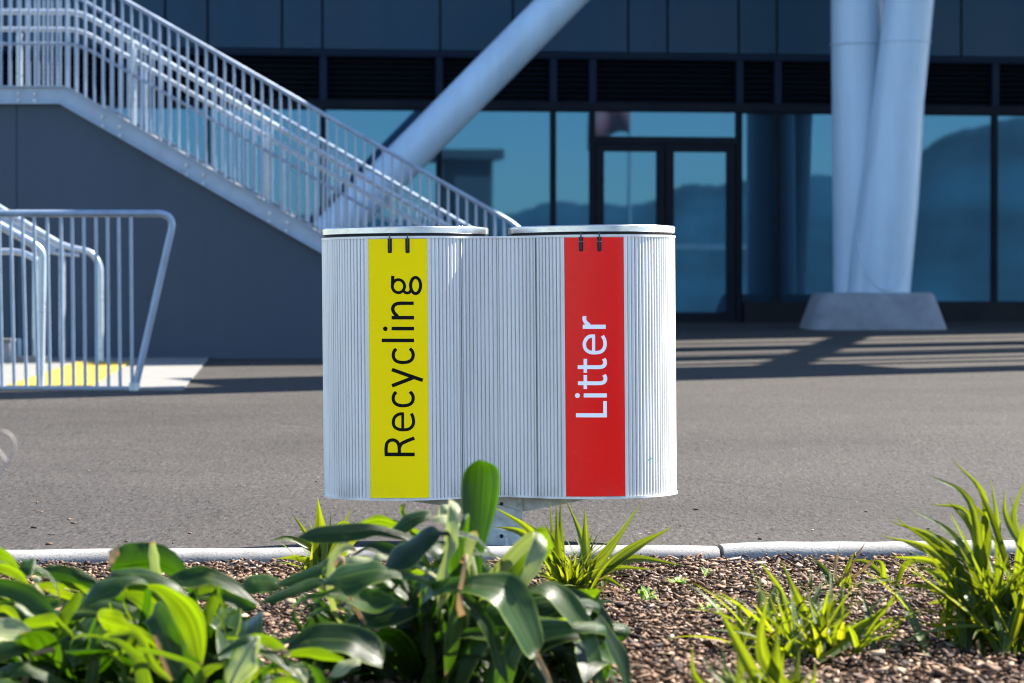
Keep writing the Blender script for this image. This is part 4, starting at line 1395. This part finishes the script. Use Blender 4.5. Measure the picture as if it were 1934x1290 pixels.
def lily(bpx, D, groups, nrand, label, seed, hl, wl_, cap, spread=(.10, .10), xr=(-400, 1180)):
    """groups: {material: [(A, B, D, tilt, slope)]}"""
    random.seed(seed)
    base = Vector((P(bpx, 1300, D).x, D, MZ))
    par = plant('renga_lily', base, label, 'lily plant', 'broad leaved lily clumps in the garden bed')
    names = {'lily': 'leaves', 'limes': 'backlit_leaves', 'cream': 'bleached_leaves', 'dead': 'withered_leaves'}
    for mk in ('lily', 'limes', 'cream', 'dead'):
        mb = MB()
        for it in groups.get(mk, []):
            A, B, Dd, tilt = it[:4]
            sl_ = it[4] if len(it) > 4 else 0.0
            root = it[5] if len(it) > 5 else True
            bp = base + Vector((random.gauss(0, spread[0]*.5), random.gauss(.02, .04), 0)) if root else None
            leaf2(mb, A, B, Dd, tilt, bp, sl_)
            if mk in ('lily', 'limes') and root:
                for c_ in range(7 if mk == 'lily' else 3):
                    ox, oy = random.uniform(-70, 70), random.uniform(35, 130)
                    ymin = min(p[1] for p in A); xm = sum(p[0] for p in A) / len(A)
                    if ymin < 960: oy = random.uniform(170, 260)
                    flip = random.choice((-1, 1)); sc_ = random.uniform(.95, 1.4); sh = random.uniform(-.3, .3)
                    tr_ = lambda p: (xm + ox + flip * (p[0] - xm) * sc_ + sh * (p[1] - ymin), ymin + oy + (p[1] - ymin) * sc_)
                    A2, B2 = [tr_(p) for p in A], [tr_(p) for p in B]
                    xs_ = [p[0] for p in A2 + B2]
                    if max(xs_) > xr[1] or min(xs_) < xr[0]: continue
                    mid_ = A2[-1][0]
                    leaf2(mb, A2, B2, Dd + random.uniform(.06, .28), tilt + random.uniform(-.4, .4), bp + Vector((random.gauss(0, .05), random.uniform(.02, .12), 0)), sl_, nar=random.uniform(.5, .72), fold=.2)
        if mk == 'lily':
            for k in range(nrand):
                az = random.uniform(0, 2*math.pi)
                b0 = base + Vector((random.gauss(0, spread[0]), random.gauss(.03, spread[1]), 0)); b0.z = MZ
                n0 = len(mb.v)
                rnd_leaf(mb, b0, az, random.uniform(*hl), random.uniform(*wl_), random.uniform(.5, 1.6), random.uniform(1.0, 2.0))
                xx = [967 + v[0] / v[1] * F for v in mb.v[n0:]]
                if max(xx) > xr[1] or min(xx) < xr[0]:
                    f0 = next(q for q, f in enumerate(mb.f) if f[0] >= n0)
                    del mb.v[n0:], mb.f[f0:], mb.uv[f0:]
                    continue
                mz = max(Vector(v).z for v in mb.v[n0:])
                if mz > cap:       # keep the filling leaves low
                    f = (cap - MZ) / (mz - MZ)
                    for q in range(n0, len(mb.v)):
                        v = mb.v[q]; mb.v[q] = (v[0], v[1], MZ + (v[2] - MZ) * f)
        if mb.v: fin(mb, names[mk], M[mk], par)
    mb = MB(); b0 = base.copy(); b0.z = MZ - .01
    mb.tube([b0, b0 + Vector((.01, 0, .05)), b0 + Vector((.012, 0, .09))], [.02, .016, .008], 10)
    fin(mb, 'stem', M['weed'], par)
    return par

# central clump
lily(870, 5.95, {
 'lily': [
  ([(906,868),(890,876),(876,894),(871,925),(872,965),(884,1015),(889,1045),(888,1085)], [(906,868),(925,874),(940,884),(944,912),(938,960),(923,1010),(914,1045),(908,1088)], 5.9, -.15),
  ([(1017,1234),(1027,1205),(1019,1157),(998,1116),(968,1082),(930,1079),(886,1089)], [(1017,1236),(1003,1244),(974,1211),(957,1177),(944,1150),(916,1133),(882,1119)], 5.5, .9),
  ([(1138,1300),(1135,1229),(1121,1181),(1097,1140),(1070,1109),(1039,1096),(1002,1109)], [(1134,1300),(1124,1283),(1107,1235),(1087,1194),(1060,1157),(1029,1126),(998,1119)], 5.6, .9),
  ([(1160,1212),(1157,1177),(1142,1150),(1111,1123),(1080,1109),(1050,1110)], [(1158,1214),(1135,1195),(1120,1165),(1100,1142),(1075,1128),(1050,1124)], 5.75, .6),
  ([(1194,1310),(1187,1242),(1165,1201),(1138,1167),(1107,1147),(1080,1150)], [(1190,1310),(1177,1292),(1165,1259),(1148,1225),(1131,1191),(1105,1160),(1080,1162)], 5.7, 1.1),
  ([(726,1010),(748,990),(769,971),(790,964),(809,966),(816,975)], [(726,1012),(738,1008),(757,1011),(780,998),(801,987),(814,982)], 5.8, .9),
  ([(724,1080),(727,1062),(744,1038),(769,1019),(794,1003),(817,994),(830,1002)], [(726,1084),(748,1082),(771,1075),(794,1059),(811,1042),(820,1029),(832,1012)], 5.55, 1.2),
  ([(607,1103),(623,1086),(644,1071),(665,1064),(686,1061),(711,1062),(735,1075)], [(608,1105),(633,1109),(644,1117),(654,1124),(673,1121),(696,1111),(719,1099),(740,1090)], 5.5, 1.3),
  ([(562,1013),(591,998),(623,991),(654,988),(686,988),(727,994),(760,1005)], [(562,1016),(581,1024),(612,1026),(654,1025),(686,1019),(711,1012),(758,1020)], 5.75, .5),
  ([(488,1139),(520,1120),(550,1107),(583,1095),(603,1092),(640,1098)], [(490,1141),(520,1139),(550,1129),(587,1116),(610,1106),(640,1112)], 5.8, 1.1),
  ([(520,1100),(560,1083),(600,1065),(617,1056),(640,1050),(680,1060)], [(521,1103),(545,1110),(580,1102),(610,1087),(640,1076),(680,1082)], 5.95, .9),
  ([(862,1108),(848,1084),(843,1054),(850,1030),(862,1015)], [(864,1108),(876,1092),(878,1055),(876,1030),(872,1012)], 5.62, .4),
  ([(727,1240),(723,1215),(707,1197),(680,1184),(647,1174),(607,1177),(573,1190),(545,1212)], [(722,1262),(693,1255),(673,1245),(653,1232),(617,1231),(590,1228),(560,1232),(535,1240)], 5.35, .9, 0, False),
  ([(700,1150),(730,1130),(770,1110),(800,1090),(830,1070),(850,1060)], [(702,1152),(740,1160),(780,1150),(815,1125),(840,1100),(858,1080)], 5.75, .4),
  ([(840,1280),(838,1230),(845,1180),(856,1130),(866,1100)], [(842,1280),(862,1240),(872,1190),(880,1140),(884,1100)], 5.6, .1),
  ([(650,1180),(690,1150),(730,1140),(780,1150),(820,1180)], [(652,1182),(690,1178),(740,1172),(790,1185),(815,1205)], 5.8, .5),
  ([(960,1290),(955,1240),(940,1190),(915,1150),(895,1130)], [(958,1292),(935,1260),(920,1210),(900,1175),(885,1150)], 5.55, .5),
  ([(1120,1265),(1105,1233),(1075,1213),(1045,1205),(1010,1210)], [(1118,1290),(1100,1267),(1070,1243),(1045,1230),(1010,1232)], 5.8, .7),
 ],
 'limes': [
  ([(1046,1032),(1030,997),(1015,998),(985,1018),(961,1049),(950,1085),(945,1130)], [(1046,1033),(1034,1052),(1012,1068),(1000,1078),(985,1095),(978,1120),(972,1150)], 5.75, -.5),
  ([(676,988),(702,975),(719,973),(740,979),(760,988)], [(678,992),(700,995),(717,996),(744,1000),(765,1002)], 6.1, -.8),
  ([(757,953),(767,950),(764,960),(770,975),(778,990)], [(756,953),(755,958),(756,969),(762,982),(768,995)], 6.1, .2),
  ([(1115,1222),(1100,1188),(1070,1163),(1035,1158),(1000,1170)], [(1114,1236),(1095,1222),(1060,1202),(1030,1188),(1000,1195)], 5.85, -.6),
  ([(530,1238),(567,1224),(613,1226),(650,1243)], [(532,1240),(573,1241),(607,1246),(648,1252)], 5.3, -.9, 0, False),
  ([(805,1110),(812,1080),(820,1058),(838,1042)], [(808,1112),(826,1096),(836,1075),(846,1056)], 5.85, -.3),
  ([(1030,1160),(1060,1130),(1085,1115),(1110,1112)], [(1032,1164),(1058,1150),(1085,1138),(1112,1130)], 5.95, -.8),
 ],
 'cream': [
  ([(828,1152),(823,1095),(838,1052),(842,1020),(845,996)], [(829,1152),(846,1128),(851,1108),(846,1062),(864,1034),(866,1012)], 5.55, .5),
  ([(899,1003),(884,1008),(877,1032),(880,1065)], [(902,1006),(903,1018),(892,1042),(887,1068)], 5.6, .5),
  ([(977,1124),(975,1103),(988,1080),(993,1055)], [(978,1124),(992,1112),(1006,1094),(1020,1077)], 5.55, .6),
  ([(826,985),(831,956),(850,955),(860,965),(866,988)], [(829,992),(842,972),(850,974),(856,984),(860,1000)], 6.0, .6),
  ([(812,980),(830,972),(848,974),(868,988),(880,1012)], [(812,983),(830,986),(846,990),(862,1004),(874,1024)], 5.75, 1.0),
  ([(673,1036),(660,1026),(644,1027),(631,1037),(621,1055),(616,1090)], [(672,1044),(656,1042),(646,1044),(640,1052),(634,1068),(630,1096)], 5.7, .4),
  ([(654,1062),(668,1050),(700,1053),(714,1045),(728,1050)], [(655,1066),(680,1067),(705,1065),(718,1060),(728,1057)], 5.6, 1.0),
  ([(621,1275),(640,1252),(668,1243),(680,1245)], [(622,1278),(642,1278),(664,1262),(682,1254)], 5.25, 1.2, 0, False),
 ],
 'dead': [
  ([(866,1166),(862,1145),(864,1118),(868,1100)], [(880,1160),(874,1142),(873,1120),(876,1100)], 5.5, .6),
  ([(1046,1300),(1036,1270),(1022,1242),(1014,1228)], [(1040,1300),(1026,1275),(1012,1250),(1005,1238)], 5.5, .4, 0, False),
  ([(630,1062),(640,1050),(650,1052),(652,1068)], [(632,1072),(640,1062),(646,1062),(646,1072)], 5.65, .4),
 ]}, 110, 'large dark green lily clump with one tall upright leaf in front of the bin', 3, (.20, .38), (.06, .10), .50, (.19, .09), (545, 1178))

# left of centre clump
lily(300, 5.6, {
 'lily': [
  ([(155,1144),(166,1117),(187,1099),(209,1090),(228,1092)], [(157,1146),(190,1137),(220,1127),(236,1114),(244,1104)], 5.4, 1.0),
  ([(205,1090),(213,1077),(240,1073),(270,1075),(300,1083),(330,1099),(354,1125)], [(208,1094),(225,1097),(245,1102),(270,1105),(300,1107),(325,1117),(350,1138)], 5.5, 1.3),
  ([(489,1142),(462,1109),(441,1091),(413,1078),(388,1070),(357,1072),(330,1081),(312,1096)], [(487,1144),(465,1131),(445,1122),(420,1112),(392,1104),(369,1108),(340,1110),(318,1106)], 5.7, .9),
  ([(487,1148),(465,1130),(440,1118),(418,1110),(400,1110)], [(484,1152),(465,1156),(440,1148),(420,1134),(402,1128)], 5.8, .4),
  ([(207,1060),(206,1050),(218,1037),(240,1026),(262,1024),(283,1024)], [(209,1078),(222,1082),(236,1084),(250,1084),(268,1082),(283,1080)], 5.75, -.1),
  ([(382,1250),(360,1236),(345,1208),(335,1182),(322,1160)], [(350,1265),(330,1285),(310,1262),(298,1235),(290,1210)], 5.35, .2),
  ([(66,1082),(90,1069),(117,1068),(146,1074),(171,1086),(190,1100)], [(67,1085),(90,1092),(124,1101),(157,1112),(175,1112),(194,1116)], 5.9, .1),
  ([(455,1110),(470,1086),(500,1086),(525,1092),(545,1103)], [(455,1114),(480,1122),(505,1120),(530,1112),(546,1106)], 6.0, .9),
  ([(200,1230),(205,1200),(220,1190),(240,1192)], [(202,1234),(225,1226),(238,1210),(246,1200)], 5.35, .3),
  ([(262,1290),(262,1240),(250,1200),(240,1170),(245,1140)], [(300,1300),(300,1250),(290,1200),(280,1170),(276,1145)], 5.65, .1),
  ([(384,1180),(390,1160),(400,1140),(412,1120)], [(386,1184),(404,1170),(414,1150),(420,1128)], 5.75, .3),
  ([(400,1300),(390,1260),(400,1220),(420,1190)], [(430,1300),(420,1250),(424,1215),(436,1195)], 5.7, .2),
 ],
 'limes': [
  ([(308,1205),(318,1184),(314,1153),(300,1129),(279,1111),(250,1111),(236,1116)], [(306,1206),(298,1203),(284,1181),(269,1158),(256,1142),(244,1132),(234,1126)], 5.5, -.5),
  ([(382,1256),(390,1222),(392,1195),(385,1165),(365,1135),(336,1116),(307,1104),(270,1104)], [(381,1257),(366,1248),(350,1220),(336,1184),(320,1152),(304,1130),(288,1116),(268,1112)], 5.4, -.6),
  ([(415,1103),(403,1116),(390,1134),(384,1156),(388,1195)], [(416,1104),(413,1142),(402,1168),(394,1192),(392,1210)], 5.6, -.3),
  ([(184,1165),(188,1153),(209,1148),(227,1156),(240,1172)], [(186,1172),(195,1184),(204,1192),(220,1194),(238,1190)], 5.3, -.7),
  ([(325,1282),(300,1256),(287,1235),(276,1204),(259,1187),(238,1190)], [(322,1290),(290,1268),(275,1247),(268,1224),(255,1204),(239,1199)], 5.25, -.2),
  ([(292,1300),(274,1243),(247,1219),(225,1207),(214,1206)], [(258,1300),(250,1252),(235,1229),(218,1215),(212,1212)], 5.2, -.4),
  ([(376,1300),(386,1280),(381,1262),(365,1250),(342,1240)], [(364,1300),(367,1280),(358,1263),(346,1252),(340,1250)], 5.2, -.4),
  ([(427,1158),(430,1176),(437,1190),(446,1200)], [(447,1153),(456,1166),(457,1182),(450,1200)], 5.75, -.5, 0, False),
  ([(84,1112),(101,1105),(126,1114),(142,1123),(160,1136)], [(86,1116),(105,1124),(125,1132),(140,1136),(158,1148)], 5.7, -.6),
  ([(372,1128),(375,1112),(390,1104),(405,1106),(412,1116)], [(371,1130),(378,1124),(390,1121),(400,1118),(408,1124)], 5.6, -.5),
  ([(150,1118),(142,1122),(126,1140),(112,1162),(108,1180)], [(156,1124),(152,1140),(140,1160),(130,1174),(124,1190)], 5.45, -.4),
 ],
 'cream': [
  ([(282,1026),(281,1044),(282,1062),(286,1084)], [(293,1022),(298,1042),(301,1062),(305,1088)], 5.7, .8),
  ([(303,1086),(320,1100),(340,1120)], [(295,1086),(310,1104),(336,1128)], 5.65, .5, 0, False),
 ],
 'dead': [
  ([(206,1048),(207,1040),(216,1034),(224,1030)], [(208,1076),(214,1066),(220,1056),(226,1046)], 5.73, .2, 0, False),
  ([(318,1285),(305,1250),(296,1222),(288,1200)], [(328,1285),(314,1248),(304,1220),(296,1200)], 5.3, .1, 0, False),
  ([(300,1160),(306,1156),(312,1160)], [(302,1166),(307,1168),(312,1166)], 5.38, .1, 0, False),
 ]}, 110, 'broad arching lily clump with a bent squared leaf left of the bin', 5, (.18, .34), (.06, .09), .465, (.17, .09), (90, 500))

# far left clump
lily(40, 5.5, {
 'lily': [
  ([(104,1165),(100,1150),(80,1119),(50,1102),(20,1095),(-20,1090),(-60,1100)], [(102,1166),(85,1162),(60,1157),(34,1142),(10,1128),(-20,1124),(-60,1130)], 5.55, .3),
  ([(36,1064),(50,1056),(63,1055),(70,1068)], [(38,1078),(50,1087),(60,1088),(70,1080)], 5.7, .9),
  ([(-40,1250),(0,1215),(50,1200),(90,1200),(120,1230)], [(-40,1256),(0,1250),(50,1235),(85,1225),(112,1250)], 5.4, .7),
  ([(60,1300),(70,1250),(100,1215),(130,1200)], [(100,1300),(104,1262),(120,1238),(144,1220)], 5.4, .3),
  ([(160,1300),(166,1250),(170,1210),(180,1180)], [(184,1300),(190,1250),(192,1215),(196,1185)], 5.35, .2),
  ([(-40,1290),(0,1262),(40,1250),(70,1262)], [(-40,1300),(0,1288),(40,1276),(66,1280)], 5.3, .8),
 ],
 'limes': [
  ([(36,1072),(25,1051),(15,1042),(0,1035),(-40,1028)], [(34,1076),(18,1067),(0,1060),(-20,1058),(-40,1056)], 5.75, -.7),
  ([(54,1100),(40,1079),(22,1068),(0,1063),(-30,1060)], [(50,1106),(35,1096),(10,1086),(-10,1078),(-30,1075)], 5.65, -.6),
  ([(38,1178),(55,1166),(80,1160),(104,1160),(120,1176)], [(42,1184),(65,1186),(84,1184),(98,1181),(116,1188)], 5.4, -.7),
  ([(-20,1150),(8,1142),(28,1152),(38,1168)], [(-20,1160),(4,1156),(20,1164),(32,1174)], 5.5, -.5),
  ([(140,1205),(128,1192),(116,1176),(112,1168)], [(132,1210),(122,1200),(110,1184),(106,1174)], 5.4, -.3, 0, False),
 ],
 'cream': [
  ([(62,1192),(45,1177),(22,1167),(0,1166),(-40,1168)], [(60,1196),(40,1206),(20,1208),(0,1208),(-40,1206)], 5.3, .9),
  ([(28,1140),(36,1142),(52,1154),(66,1164)], [(28,1146),(38,1154),(52,1166),(64,1172)], 5.45, .5, 0, False),
  ([(62,1090),(72,1088),(78,1092)], [(62,1098),(70,1102),(77,1098)], 5.65, .5, 0, False),
 ],
 'dead': [
  ([(62,1104),(68,1102),(76,1112),(84,1122)], [(62,1110),(66,1116),(74,1122),(82,1126)], 5.6, .4, 0, False),
  ([(52,1300),(56,1255),(62,1232),(76,1226)], [(40,1300),(46,1258),(58,1242),(74,1236)], 5.35, .3),
 ]}, 80, 'lily clump with a bleached cream leaf at the far left edge', 9, (.18, .34), (.06, .09), .455, (.15, .09), (-400, 260))

# front low clump
lily(480, 5.3, {
 'lily': [
  ([(403,1243),(432,1217),(460,1202),(476,1200),(498,1222)], [(405,1245),(441,1228),(460,1220),(480,1224),(496,1232)], 5.25, .9),
  ([(590,1300),(573,1268),(548,1251),(518,1233),(480,1221)], [(578,1300),(556,1277),(525,1253),(500,1240),(480,1232)], 5.2, .6),
  ([(600,1300),(585,1262),(560,1250),(540,1246)], [(620,1300),(606,1265),(580,1255),(545,1256)], 5.25, .4),
 ],
 'limes': [
  ([(545,1230),(533,1216),(508,1199),(480,1197),(466,1204)], [(543,1234),(522,1229),(499,1219),(480,1214),(468,1214)], 5.3, -.5),
  ([(360,1300),(372,1270),(392,1256),(410,1252)], [(384,1300),(392,1280),(404,1268),(416,1262)], 5.2, -.4),
  ([(500,1300),(520,1282),(545,1276),(560,1284)], [(520,1304),(530,1296),(548,1292),(562,1296)], 5.1, -.5),
 ],
 'cream': [
  ([(426,1300),(430,1260),(441,1237),(462,1219),(474,1214)], [(452,1300),(470,1276),(490,1262),(484,1241),(479,1218)], 5.15, .9),
  ([(584,1278),(578,1262),(560,1256),(548,1252)], [(578,1296),(570,1278),(560,1268),(546,1260)], 5.15, .5, 0, False),
 ],
 'dead': [([(548,1232),(538,1226),(526,1224)], [(548,1240),(538,1236),(526,1232)], 5.25, .3, 0, False)]},
 10, 'low pale green lily clump in front, lowest of the lilies', 13, (.12, .2), (.04, .05), .34, (.08, .05))

# flax
def flax(base_px, D, tips, nrand, label, seed, hl=(.14, .26), w_=(.009, .015), brown=(), wmain=14, spread=.03, elev=(.5, 2.6)):
    random.seed(seed)
    c = P(base_px, 1100, D)
    base = Vector((c.x, D, MZ - .005))
    par = plant('flax_tuft', base, label, 'grass tuft', 'flax tufts in the bark mulch')
    wmain *= 1.2
    mb = MB(); db = MB()
    for it in tips:
        tx_, ty_, mx_, my_ = it[:4]
        W = it[4] * 1.3 if len(it) > 4 else wmain
        dd = it[5] if len(it) > 5 else random.uniform(-.10, .10)
        b0 = base + Vector((random.gauss(0, spread), random.gauss(0, spread), 0))
        pts = [b0, P(mx_, my_, D + dd*.5), P(tx_, ty_, D + dd)]
        leaf(mb, pts, px(W, D), (random.uniform(-45, 45), random.uniform(-40, 40)), 'blade', 14, .35)
    for tx_, ty_, mx_, my_, W in brown:
        b0 = base + Vector((random.gauss(0, spread), random.gauss(0, spread), 0))
        leaf(db, [b0, P(mx_, my_, D), P(tx_, ty_, D)], px(W, D), (0, 70), 'blade', 14, .6, wave=.5)
    for k in range(nrand):
        az = random.uniform(0, 2*math.pi)
        b0 = base + Vector((random.gauss(0, spread), random.gauss(0, spread), 0))
        rnd_leaf(mb, b0, az, random.uniform(*hl), random.uniform(*w_), random.uniform(*elev), random.uniform(.3, 1.2), 'blade', 12, fold=.35, wave=0)
    fin(mb, 'blades', M['flax'], par)
    for k in range(16):
        az = random.uniform(0, 2*math.pi)
        rnd_leaf(db, base + Vector((random.gauss(0, spread), random.gauss(0, spread), 0)), az, random.uniform(.06, .17), random.uniform(.005, .010), random.uniform(.2, 1.4), random.uniform(.8, 2.0), 'blade', 10)
    fin(db, 'withered_blades', M['dead'], par)
    return par
flax(612, 8.2, [(600,938,606,1010,24),(552,970,585,1020,12),(505,1022,560,1022,12),(520,1055,570,1055,12),(665,957,640,1010,9),(625,966,622,1020,9),(660,985,645,1000,24),(583,985,600,1030,10),(648,975,635,1020,9),(700,1000,660,1030,10)],
     50, 'small lime green flax tuft by the kerb below the yellow strip', 21, hl=(.08, .16), w_=(.009, .015))
flax(1080, 7.75, [(1068,942,1100,1020,11),(1212,948,1150,1040,18),(1272,994,1190,1040,18),(1292,1068,1180,1058,16),(1026,985,1055,1040,10),(1038,945,1050,1040,14),(1050,950,1055,1040,14),(1058,938,1060,1030,12),
     (930,955,1010,1010,14),(958,972,1020,1015,14),(928,994,1000,1015,15),(1160,1010,1125,1070,13),(1105,960,1105,1030,16),(1120,1005,1100,1060,12),(1015,1045,1050,1080,12),(1190,1118,1130,1090,14),(1170,1142,1110,1110,13),(1235,1075,1150,1075,12)],
     90, 'lime green flax tuft with long arching blades below the red strip', 23, hl=(.10, .22), brown=[(1165,1190,1140,1120,6),(1190,1165,1150,1110,6)])
flax(1520, 6.45, [(1434,1058,1480,1130,15),(1474,1056,1512,1140,17),(1590,1125,1555,1170,18),(1701,1112,1640,1175,16),(1705,1165,1640,1190,15),(1400,1170,1450,1190,13),(1452,1120,1470,1190,12),(1690,1200,1620,1215,13),(1610,1150,1570,1190,14),(1425,1225,1470,1225,13),(1640,1290,1580,1260,13),(1455,1290,1490,1260,12),(1680,1140,1610,1190,14)],
     95, 'bushy lime green flax tuft in the middle of the mulch right of the bin', 27, hl=(.12, .25), spread=.07, w_=(.014, .022))
flax(1900, 6.6, [(1798,866,1862,965,13),(1747,892,1838,965,15),(1757,951,1835,985,12),(1789,943,1850,1030,18),(1676,982,1790,1040,15),(1688,976,1800,1060,18),(1740,995,1820,1050,14),(1766,984,1840,1060,11),(1895,922,1915,1010,15),(1938,900,1920,1010,15),(1960,930,1930,1030,15),
     (1680,1050,1790,1075,20),(1752,1150,1830,1180,14),(1862,1284,1905,1225,18),(1814,1242,1870,1200,17),(1842,1160,1870,1128,14),(1735,1110,1810,1120,13),(1990,960,1950,1050,14),(1830,1290,1880,1250,14),(1870,900,1885,1010,12),(1700,1020,1800,1075,16),(1722,1062,1810,1105,16),(1660,1010,1780,1055,14),(1710,955,1815,1030,14),(1730,1030,1820,1080,18),(1690,1105,1790,1120,15),(1770,1180,1840,1165,15),(1790,1215,1850,1190,14),(1815,930,1868,1010,14),(1840,905,1880,1000,13),(1745,1140,1820,1140,16)],
     150, 'tall flax clump with long pointed blades at the right edge of the bed', 29, hl=(.20, .38), w_=(.015, .024), spread=.09, elev=(.4, 3))
flax(1440, 5.5, [(1354,1140,1400,1230,19),(1306,1218,1322,1290,12),(1449,1118,1442,1240,24),(1467,1170,1462,1260,24),(1362,1214,1380,1290,13),(1510,1222,1500,1290,20),(1325,1240,1370,1290,15),(1392,1180,1400,1260,15),(1540,1250,1520,1300,13),(1480,1230,1475,1290,14)],
     80, 'foremost flax tuft cut off by the bottom of the view', 31, hl=(.08, .14), spread=.04)
flax(1580, 7.75, [(1560,1080,1570,1100,10),(1615,1040,1600,1080,11),(1650,1120,1620,1110,11),(1700,1095,1640,1100,9),(1545,1120,1560,1110,11),(1530,1050,1560,1080,11),(1680,1130,1630,1120,11)], 22,
     'withered flax tuft with dark brown curled tips behind the bushy one', 37, hl=(.06, .12), brown=[(1588,1022,1578,1060,8),(1638,1018,1612,1060,8),(1670,1036,1635,1070,8),(1615,1100,1600,1080,8)])
flax(1680, 7.9, [(1640,1058,1665,1066,9),(1762,1062,1710,1066,10),(1600,1060,1640,1064,9)], 4, 'few flat green blades lying along the kerb on the right', 39, hl=(.04, .08))

# weeds
def weed(bx, by, D, label, seed, n=12, l=(.015, .035)):
    random.seed(seed)
    c = P(bx, by, D); base = Vector((c.x, D, MZ))
    par = plant('seedling_weed', base, label, 'weed', 'seedling weeds in the bark mulch')
    mb = MB()
    for k in range(n):
        rnd_leaf(mb, base + Vector((random.gauss(0, .012), random.gauss(0, .012), .008)), random.uniform(0, 6.28), random.uniform(*l), random.uniform(.006, .012), random.uniform(.5, 2.5), .8, 'broad', 6)
    fin(mb, 'leaves', M['weed'], par)
weed(1335, 1092, 8.15, 'tiny star shaped green seedling on the mulch below the kerb joint', 41, 8)
weed(1345, 1150, 7.3, 'pale green seedling weed left of the bushy flax tuft', 43, 16)
weed(1225, 1130, 7.55, 'green seedling weed just right of the flax tuft below the red strip', 45, 16, (.02, .05))
weed(1280, 1102, 8.0, 'flat patch of tiny green weed left of the kerb joint', 47, 20, (.01, .025))

# blurred dry tendril close to the camera
Dt = 4.6
tb = bez([P(-12, 940, Dt), P(-5, 910, Dt), P(10, 880, Dt), P(27, 850, Dt), P(22, 825, Dt), P(0, 815, Dt), P(-12, 835, Dt), P(5, 862, Dt), P(12, 872, Dt)], 50)
b0 = Vector((P(-12, 940, Dt).x - .02, Dt, MZ - .01))
mb = MB(); mb.tube([b0, b0 * .5 + tb[0] * .5 + Vector((-.004, 0, 0))] + tb, [.0019] * (2 + len(tb)), 8)
tag(mb.build('dry_tendril', M['wood_brown'], smooth=True), 'blurred pale dry tendril curled at the left edge of the view', 'tendril')
